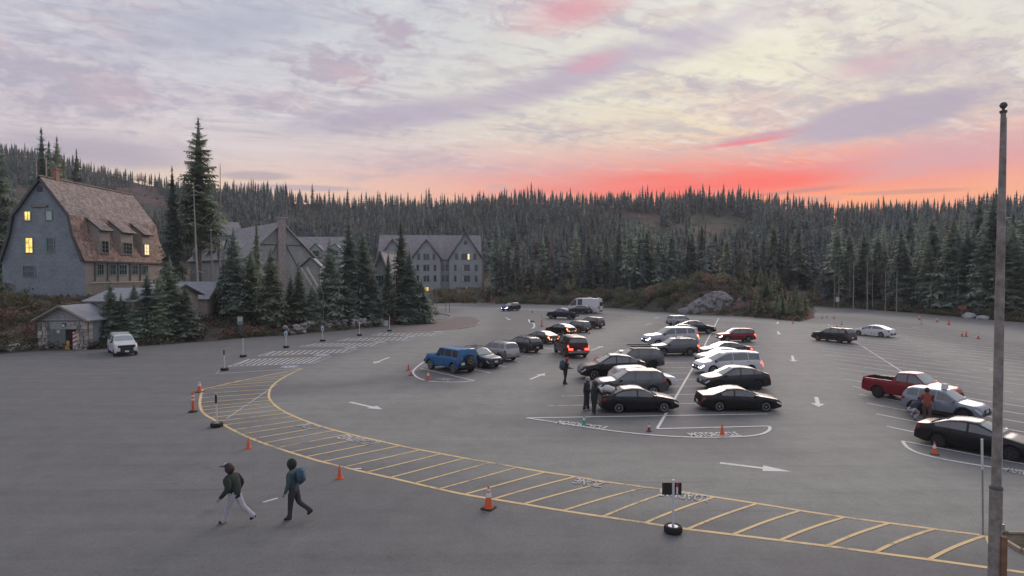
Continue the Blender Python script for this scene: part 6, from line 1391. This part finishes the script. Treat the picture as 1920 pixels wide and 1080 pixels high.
def board_sign(px, py, Y, w, h, label, m, zt=None):
    p = W(px, py, Y); z0 = max(0, TZ(p.x, Y)); t = thing('road_sign', label, 'sign', (p.x, Y, z0))
    mb = MB(); mb.box((0, 0, (p.z - z0) / 2), (.08, .08, p.z - z0)); mb.build('post', M_wood, t); mb = MB(); mb.box((0, -.06, p.z - z0), (w, .04, h)); mb.build('panel', m, t)
board_sign(1570, 561.5, 131, .75, .95, 'small white road sign at the forest road mouth', M_ref); board_sign(1804, 577, 101, 1.4, .5, 'dull red board sign at the far forest edge', mat('dull_red_board', (.24, .07, .07), .7))
nb = thing('notice_board', 'small notice board with pale panel among the russet shrubs', 'sign', (G(451, 633).x, G(451, 633).y, .0))
mb = MB(); mb.box((0, 0, 1.2), (.5, .1, 2.4)); mb.build('post', M_trim, nb); mb = MB(); mb.box((0, -.07, 2.0), (.66, .05, .95)); q = mb.build('panel', mat('notice_panel', (.16, .24, .26), .5), nb); mb = MB(); mb.box((0, -.10, 2.15), (.58, .01, .5)); mb.build('printed_sheet', mat('notice_print', (.46, .48, .36), .6, var=.4, vscale=6), q)
st = thing('stone_steps', 'stone steps rising from the lot between the shrubs', 'steps', (G(390, 640).x, G(390, 640).y + .6, 0))
for k in range(7): mb = MB(); mb.box((-.15 * k, .5 * k, .04 + .15 * k), (1.5, .54, .18)); mb.build('step', M_mort, st)
for k, (x, y, w, h, lb, m) in enumerate([(713, 611, .9, 1.1, 'grey utility box beside the lit doorway', M_gal), (722, 611, .7, .8, 'white bin next to the grey utility box', M_post), (737, 608, .45, .9, 'dark red litter bin by the wing wall', M_mar)]):
    p = G(x, y); t = thing('litter_bin', lb, 'bin', (p.x, p.y, 0)); mb = MB(); mb.box((0, .3, h / 2), (w, w, h), taper=.95); mb.build('body', m, t); mb = MB(); mb.box((0, .3, h + .03), (w + .06, w + .06, .08)); mb.build('lid', M_rub, t)
# flagpole in the right foreground
fp = thing('flagpole', 'weathered wooden flagpole with ball top in the near right', 'flagpole', (11.42, 14.35, 0))
top = W(1889, 212, 14.35).z
M_fpole = mat('weathered_pole_wood', (.25, .225, .205), .85, var=.45, vscale=2.5, bump=.5, bscale=12); M_fbrown = mat('brown_pole_wood', (.20, .11, .065), .85, var=.4, vscale=2.5)
z1, z2, z3 = W(1880, 560, 14.35).z, W(1878, 915, 14.35).z, W(1884, 380, 14.35).z
mb = MB(); mb.tube([(0, 0, 0), (0, 0, z2)], [.135, .130], 14); mb.build('lower_shaft', M_fpole, fp, 40); mb = MB(); mb.tube([(0, 0, z2), (0, 0, z1), (0, 0, z3), (0, 0, top)], [.098, .092, .075, .052], 14); mb.build('upper_shaft', M_fpole, fp, 40)
mb = MB(); mb.lathe([(.136, z2 - .02), (.142, z2 + .02), (.10, z2 + .06)], 14); mb.build('collar', M_trim, fp); mb = MB(); mb.box((.09, -.14, .65), (.14, .06, 1.35)); mb.build('brace_plank', M_fbrown, fp)
mb = MB(); mb.lathe([(.07, top), (.08, top + .05), (.03, top + .07), (.03, top + .11)], 12); mb.build('truck_cap', M_trim, fp); mb = MB(); mb.lathe([(.001, top + .10), (.05, top + .115), (.078, top + .165), (.078, top + .19), (.05, top + .24), (.001, top + .255)], 12); mb.build('ball', M_trim, fp, 60)
mb = MB(); mb.tube([(.12, -.02, .9), (.13, 0, 3), (.08, 0, top - .1)], .008, 5); mb.build('halyard', M_post, fp); mb = MB(); mb.box((.05, -.13, 1.55), (.10, .05, .14)); mb.build('cleat', M_gal, fp)
t = thing('thin_post', 'thin grey post with pale tip standing beside the planter near the flagpole', 'pole', G(1843, 1002)); zt = W(1835, 823, t.location.y).z
mb = MB(); mb.tube([(0, 0, 0), (-.05, 0, zt * .68)], .022, 8); mb.build('shaft', M_gal, t); mb = MB(); mb.tube([(-.05, 0, zt * .68), (-.08, 0, zt)], .03, 8); mb.build('pale_tip', M_post, t)
# loose things
def sack(label, loc, sc, m, seed, rz=0.0, nm='bag'):
    bm = bmesh.new(); bmesh.ops.create_icosphere(bm, subdivisions=2, radius=1); r_ = random.Random(seed)
    for v in bm.verts: v.co *= 1 + .16 * math.sin(v.co.x * 5 + seed) * math.cos(v.co.y * 4) + r_.uniform(-.05, .05)
    for v in bm.verts: v.co.z = max(v.co.z, -.55)
    me = bpy.data.meshes.new('bag'); bm.to_mesh(me); bm.free(); me.materials.append(m); me.polygons.foreach_set('use_smooth', [True] * len(me.polygons))
    o = link(nm, me, None, loc, rz); o.scale = sc; return tag(o, label, 'bag')
sed = [o for o in bpy.data.objects if o.get('label', '').startswith('black sedan with')][0]
def onsed(x, y, z): a = sed.rotation_euler[2]; return (sed.location.x + sed.scale.x * (x * math.cos(a) - y * math.sin(a)), sed.location.y + sed.scale.x * (x * math.sin(a) + y * math.cos(a)), z * sed.scale.x)
M_bw = mat('white_cloth', (.52, .51, .50), .9, var=.15); M_bd = mat('dark_cloth', (.03, .03, .035), .9)
sack('large white bundle on the boot of the black sedan', onsed(-1.72, .1, 1.24), (.34, .42, .24), M_bw, 3); sack('smaller white bundle at the boot edge of the black sedan', onsed(-2.12, .25, 1.15), (.22, .26, .18), M_bw, 5); sack('dark bag heaped beyond the white bundle on the black sedan', onsed(-1.55, .55, 1.32), (.38, .3, .3), M_bd, 7)
sv = [o for o in bpy.data.objects if o.get('label', '').startswith('pale silver-blue SUV')][0]
mb = MB(); mb.box((0, 0, .13), (.26, .2, .26), taper=.9); mb.cur = 0; o = mb.build('cool_box', M_ref, None, None, (sv.location.x, sv.location.y, 1.605 * sv.scale.x)); tag(o, 'small white box standing on the roof of the loaded SUV', 'box')

# ------------------------------------------------------------------ people
M_skin = mat('skin', (.42, .26, .20), .6)
def cloth(n_, c): return mat('cloth_' + n_, c, .9, var=.22, vscale=9, bump=.4, bscale=25)
def person(label, px, py, head, h=1.72, lean=6, legL=(18, 4), legR=(-22, 22), armL=(10, 20, 10), armR=(-12, 20, 10), neck=6, cols=None, bulk=1.0, drop=0.0, wide=1.12):
    c = cols; s = h / 1.75; p = G(px, py); ca = math.cos
    def rot(v, a): a = R(a); return Vector((v.x * math.cos(a) + v.z * math.sin(a), v.y, -v.x * math.sin(a) + v.z * math.cos(a)))
    J, E, Rd = [], [], []; reg = []
    def jn(v, r, par=None, g=None):
        J.append(Vector(v) * s); Rd.append(r * s)
        if par is not None: E.append((par, len(J) - 1)); reg.append(g)
        return len(J) - 1
    up = lambda a, L: rot(Vector((0, 0, L)), a); dn = lambda a, L: rot(Vector((0, 0, -L)), -a)
    H0 = Vector((0, 0, .93 - drop)); b = bulk
    pel = jn(H0, (.14 * b)); sp = jn(H0 + up(lean, .22), .135 * b, pel, 'top'); ch = jn(H0 + up(lean, .43), .15 * b, sp, 'top'); nk = jn(H0 + up(lean, .56), .062, ch, 'top')
    hd0 = jn(J[nk] / s + up(lean + neck, .09), .078, nk, 'skin'); hd1 = jn(J[nk] / s + up(lean + neck, .19), .098, hd0, 'hair'); hd2 = jn(J[nk] / s + up(lean + neck, .275), .07, hd1, 'hair')
    nose = jn(J[hd0] / s + rot(Vector((.105, 0, .04)), lean + neck), .02, hd0, 'skin')
    foot = []
    for sg, (th, kn) in ((1, legL), (-1, legR)):
        hp = jn(H0 + Vector((0, sg * .095, -.06)), .10 * min(b, 1.1), pel, 'leg'); k = J[hp] / s + dn(th, .43); kj = jn(k, .076, hp, 'leg'); an = k + dn(th - kn, .42); aj = jn(an, .056, kj, 'leg')
        fa = 0 if kn < 15 or abs(th - kn) < 12 else (th - kn) * .7
        toe = jn(an + rot(Vector((.17, 0, -.045)), -fa), .036, aj, 'shoe'); heel = jn(an + rot(Vector((-.05, 0, -.04)), -fa), .038, aj, 'shoe'); foot += [toe, heel]
    for sg, (sw, el, ab) in ((1, armL), (-1, armR)):
        shp = J[ch] / s + rot(Vector((0, sg * .185, .055)), lean); sj = jn(shp, .072 * b, ch, 'top')
        def arm(a, L): v = dn(a, L); return Vector((v.x, v.y + sg * L * math.sin(R(ab)), v.z))
        ej = jn(shp + arm(sw, .29), .056 * b, sj, 'top'); wr = jn(J[ej] / s + arm(sw + el, .25), .036 * b, ej, 'top'); d = arm(sw + el, .08); pl = jn(J[wr] / s + d, .034, wr, 'hand')
        dd = d.normalized(); sd = Vector((0, 1, 0)).cross(dd).normalized()
        for q in range(4):
            o_ = sd * (.030 - .02 * q); L = (.07, .08, .075, .06)[q]; f1 = jn(J[pl] / s + o_ + dd * .03, .0095, pl, 'hand'); f2 = jn(J[f1] / s + dd * L * .5 + Vector((0, -sg * .012, 0)), .009, f1, 'hand'); jn(J[f2] / s + dd * L * .4 + Vector((0, -sg * .028, 0)), .0085, f2, 'hand')
        t1 = jn(J[wr] / s + dd * .035 + sd * .045, .012, wr, 'hand'); jn(J[t1] / s + dd * .04 + sd * .015, .010, t1, 'hand')
    me = bpy.data.meshes.new('skeleton'); me.from_pydata([tuple(v) for v in J], E, []); ob = link('person', me)
    ob.modifiers.new('Skin', 'SKIN'); sv_ = me.skin_vertices[0].data
    for i, r_ in enumerate(Rd): sv_[i].radius = (r_, r_ * (.82 if reg and i < 4 else 1.0)); sv_[i].use_root = (i == 0)
    ss = ob.modifiers.new('Sub', 'SUBSURF'); ss.levels = 2; ss.render_levels = 2
    bpy.context.view_layer.update(); ev = ob.evaluated_get(bpy.context.evaluated_depsgraph_get()); nm = bpy.data.meshes.new_from_object(ev); ob.modifiers.clear(); ob.data = nm; bpy.data.meshes.remove(me)
    keys = ['top', 'leg', 'skin', 'hair', 'shoe', 'hand']; nm.materials.clear()
    for k in keys: nm.materials.append(c.get(k, M_skin))
    A = np.array([J[a] for a, _ in E]); B = np.array([J[b_] for _, b_ in E]); D = B - A; L2 = (D ** 2).sum(1) + 1e-9; rr = np.array([(Rd[a] + Rd[b_]) / 2 for a, b_ in E]); ri = [keys.index(g) for g in reg]
    for pg in nm.polygons:
        q = np.array(pg.center); tt = np.clip(((q - A) * D).sum(1) / L2, 0, 1); dist = np.linalg.norm(q - A - D * tt[:, None], axis=1) - rr; pg.material_index = ri[int(np.argmin(dist))]; pg.use_smooth = True
    zmin = min(v.co.z for v in nm.vertices); ob.location = (p.x, p.y, -zmin + .004); ob.rotation_euler[2] = R(head)
    ob.scale = (wide, wide, 1)
    tag(ob, label, 'person')
    ob_j = {'head': J[hd1], 'chest': J[ch], 'spine': J[sp], 'nk': J[nk], 'pel': J[pel]}
    return ob, ob_j, s, lean
def ell(name, m, par, c, sc, rot_=(0, 0, 0), cut=None):
    bm = bmesh.new(); bmesh.ops.create_uvsphere(bm, u_segments=14, v_segments=10, radius=1)
    if cut is not None:
        bmesh.ops.bisect_plane(bm, geom=bm.verts[:] + bm.edges[:] + bm.faces[:], plane_co=(0, 0, cut), plane_no=(0, 0, -1), clear_outer=True)
    me = bpy.data.meshes.new(name); bm.to_mesh(me); bm.free(); me.materials.append(m); me.polygons.foreach_set('use_smooth', [True] * len(me.polygons)); o = link(name, me, par, c); o.scale = sc; o.rotation_euler = rot_; return o
def backpack(par, j, s, m, lean=6, big=1.0):
    mb = MB(); c = (j['chest'] + j['spine']) / 2 + Vector((-.235 * s, 0, .06 * s)); mb.box((0, 0, 0), (.20 * big, .32 * big, .50 * big)); 
    me = mb.mesh('backpack', m); bm = bmesh.new(); bm.from_mesh(me); bmesh.ops.bevel(bm, geom=bm.edges[:], offset=.07 * big, segments=3, affect='EDGES'); bm.to_mesh(me); bm.free(); me.polygons.foreach_set('use_smooth', [True] * len(me.polygons))
    o = link('backpack', me, None); o.parent = par; o.location = c; o.rotation_euler = (0, R(lean), 0); o['label'] = 'backpack on the back'; return o
C_blk = cloth('black', (.022, .026, .024)); C_grn = cloth('dark_green', (.020, .030, .024)); C_light = cloth('pale_grey', (.42, .42, .46)); C_drk = cloth('dark_grey', (.04, .04, .045)); C_blu = cloth('steel_blue', (.10, .15, .20)); C_shoe = cloth('shoe', (.035, .025, .024)); C_wsh = cloth('pale_shoe', (.45, .44, .43)); C_red = cloth('red', (.45, .045, .045)); C_orn = cloth('rust_orange', (.24, .065, .045)); C_brn = cloth('brown', (.10, .055, .045)); M_hair = mat('brown_hair', (.05, .028, .022), .7); M_hairp = mat('grey_hair', (.34, .30, .29), .7); C_teal = cloth('teal', (.05, .085, .095)); C_bp = cloth('blue_pack', (.055, .10, .16)); C_dkb = cloth('navy', (.03, .035, .055))
o, j, s, ln = person('person in dark puffy jacket, white-fronted cap and pale trousers walking', 440, 981, 170, 1.74, 10, (20, 6), (-26, 24), (-24, 58, 24), (-20, 52, 26), 14, dict(top=C_grn, leg=C_light, hair=M_hair, shoe=C_shoe), 1.55)
ell('hair', M_hair, o, j['head'] + Vector((-.055, 0, -.02)), (.12, .115, .15)); cp = ell('cap', C_dkb, o, j['head'] + Vector((.01, 0, .05)), (.125, .115, .10), (0, .15, 0), 0.0); mb = MB(); mb.prism([(.06, -.085, .0), (.20, -.06, -.03), (.22, 0, -.035), (.20, .06, -.03), (.06, .085, .0)], (0, 0, .018)); b_ = mb.build('cap_brim', C_dkb, o); b_.location = j['head'] + Vector((.03, 0, .05)); ell('cap_front', C_wsh, o, j['head'] + Vector((.065, 0, .09)), (.06, .085, .06))
o, j, s, ln = person('person in hooded camouflage jacket with blue backpack walking', 551, 974, 172, 1.74, 4, (6, 2), (-14, 42), (-4, 24, 9), (-10, 24, 9), 4, dict(top=C_teal, leg=C_drk, hair=C_grn, skin=C_drk, shoe=C_shoe), 1.25)
ell('hood', C_grn, o, j['head'] + Vector((-.02, 0, -.01)), (.135, .125, .165)); backpack(o, j, s, C_bp, 4, .95); mb = MB(); mb.box((0, 0, 0), (.16, .01, .11)); b_ = mb.build('white_paper', M_ref, o); b_.location = j['pel'] + Vector((.12, .19, -.05))
o, j, s, ln = person('hiker with red hat and large backpack standing in the aisle', 1060, 721, 20, 1.70, 6, (4, 3), (-6, 10), (-8, 95, 8), (-4, 90, 8), 10, dict(top=C_blk, leg=C_blk, hair=C_red, shoe=C_shoe), 1.2)
ell('red_hat', C_red, o, j['head'] + Vector((0, 0, .05)), (.12, .115, .13)); backpack(o, j, s, C_teal, 6, 1.35)
o, j, s, ln = person('person with grey hair, black jacket and white scarf behind the black sedan', 1100, 769, -20, 1.74, 2, (3, 2), (-4, 4), (8, 20, 12), (16, 50, 10), 10, dict(top=C_blk, leg=C_drk, hair=M_hairp, shoe=C_wsh), 1.5, wide=1.3)
mb = MB(); mb.box((0, 0, 0), (.02, .16, .42)); b_ = mb.build('white_scarf', M_bw, o); b_.location = j['chest'] + Vector((.155, 0, -.03)); ell('hair', M_hairp, o, j['head'] + Vector((-.02, 0, .02)), (.11, .105, .12))
o, j, s, ln = person('person all in black with white shoes standing at the boot of the black sedan', 1114, 776, 25, 1.66, 4, (3, 3), (-3, 3), (30, 40, 6), (26, 44, 6), 14, dict(top=C_blk, leg=C_blk, hair=M_hair, shoe=C_wsh), 1.4, wide=1.3)
ell('hair', M_hair, o, j['head'] + Vector((-.03, 0, -.01)), (.12, .115, .15))
o, j, s, ln = person('standing person in rust-orange top beside the loaded SUV', 1738, 794, 60, 1.68, 10, (4, 3), (-4, 6), (20, 40, 8), (16, 50, 8), 18, dict(top=C_orn, leg=C_brn, hair=M_hair, shoe=C_shoe), 1.05)
ell('hair', M_hair, o, j['head'] + Vector((-.02, 0, .02)), (.11, .105, .13))
o, j, s, ln = person('person in navy crouching at the rear wheel of the loaded SUV', 1709, 788, 25, 1.70, 58, (82, 128), (64, 118), (60, 30, 6), (50, 36, 6), -10, dict(top=C_dkb, leg=C_light, hair=M_hair, shoe=C_shoe), 1.1, .50)
ell('hair', M_hair, o, j['head'] + Vector((0, 0, .03)), (.11, .105, .12))
# ------------------------------------------------------------------ air
def haze(density):
    mb = MB(); mb.box((0, 1150, 61.5), (4600, 2900, 127)); o = mb.build('haze', None or bpy.data.materials.new('haze_air')); m = o.data.materials[0]; m.use_nodes = True
    t = NT(m.node_tree); t.n.clear(); pv = t.new('ShaderNodeVolumePrincipled'); pv.inputs['Density'].default_value = density; pv.inputs['Color'].default_value = (.80, .84, .92, 1); pv.inputs['Anisotropy'].default_value = .2
    out = t.new('ShaderNodeOutputMaterial'); t.l.new(pv.outputs[0], out.inputs['Volume']); tag(o, 'thin pale morning haze over the slopes', 'haze', None, 'stuff')
haze(.0002)
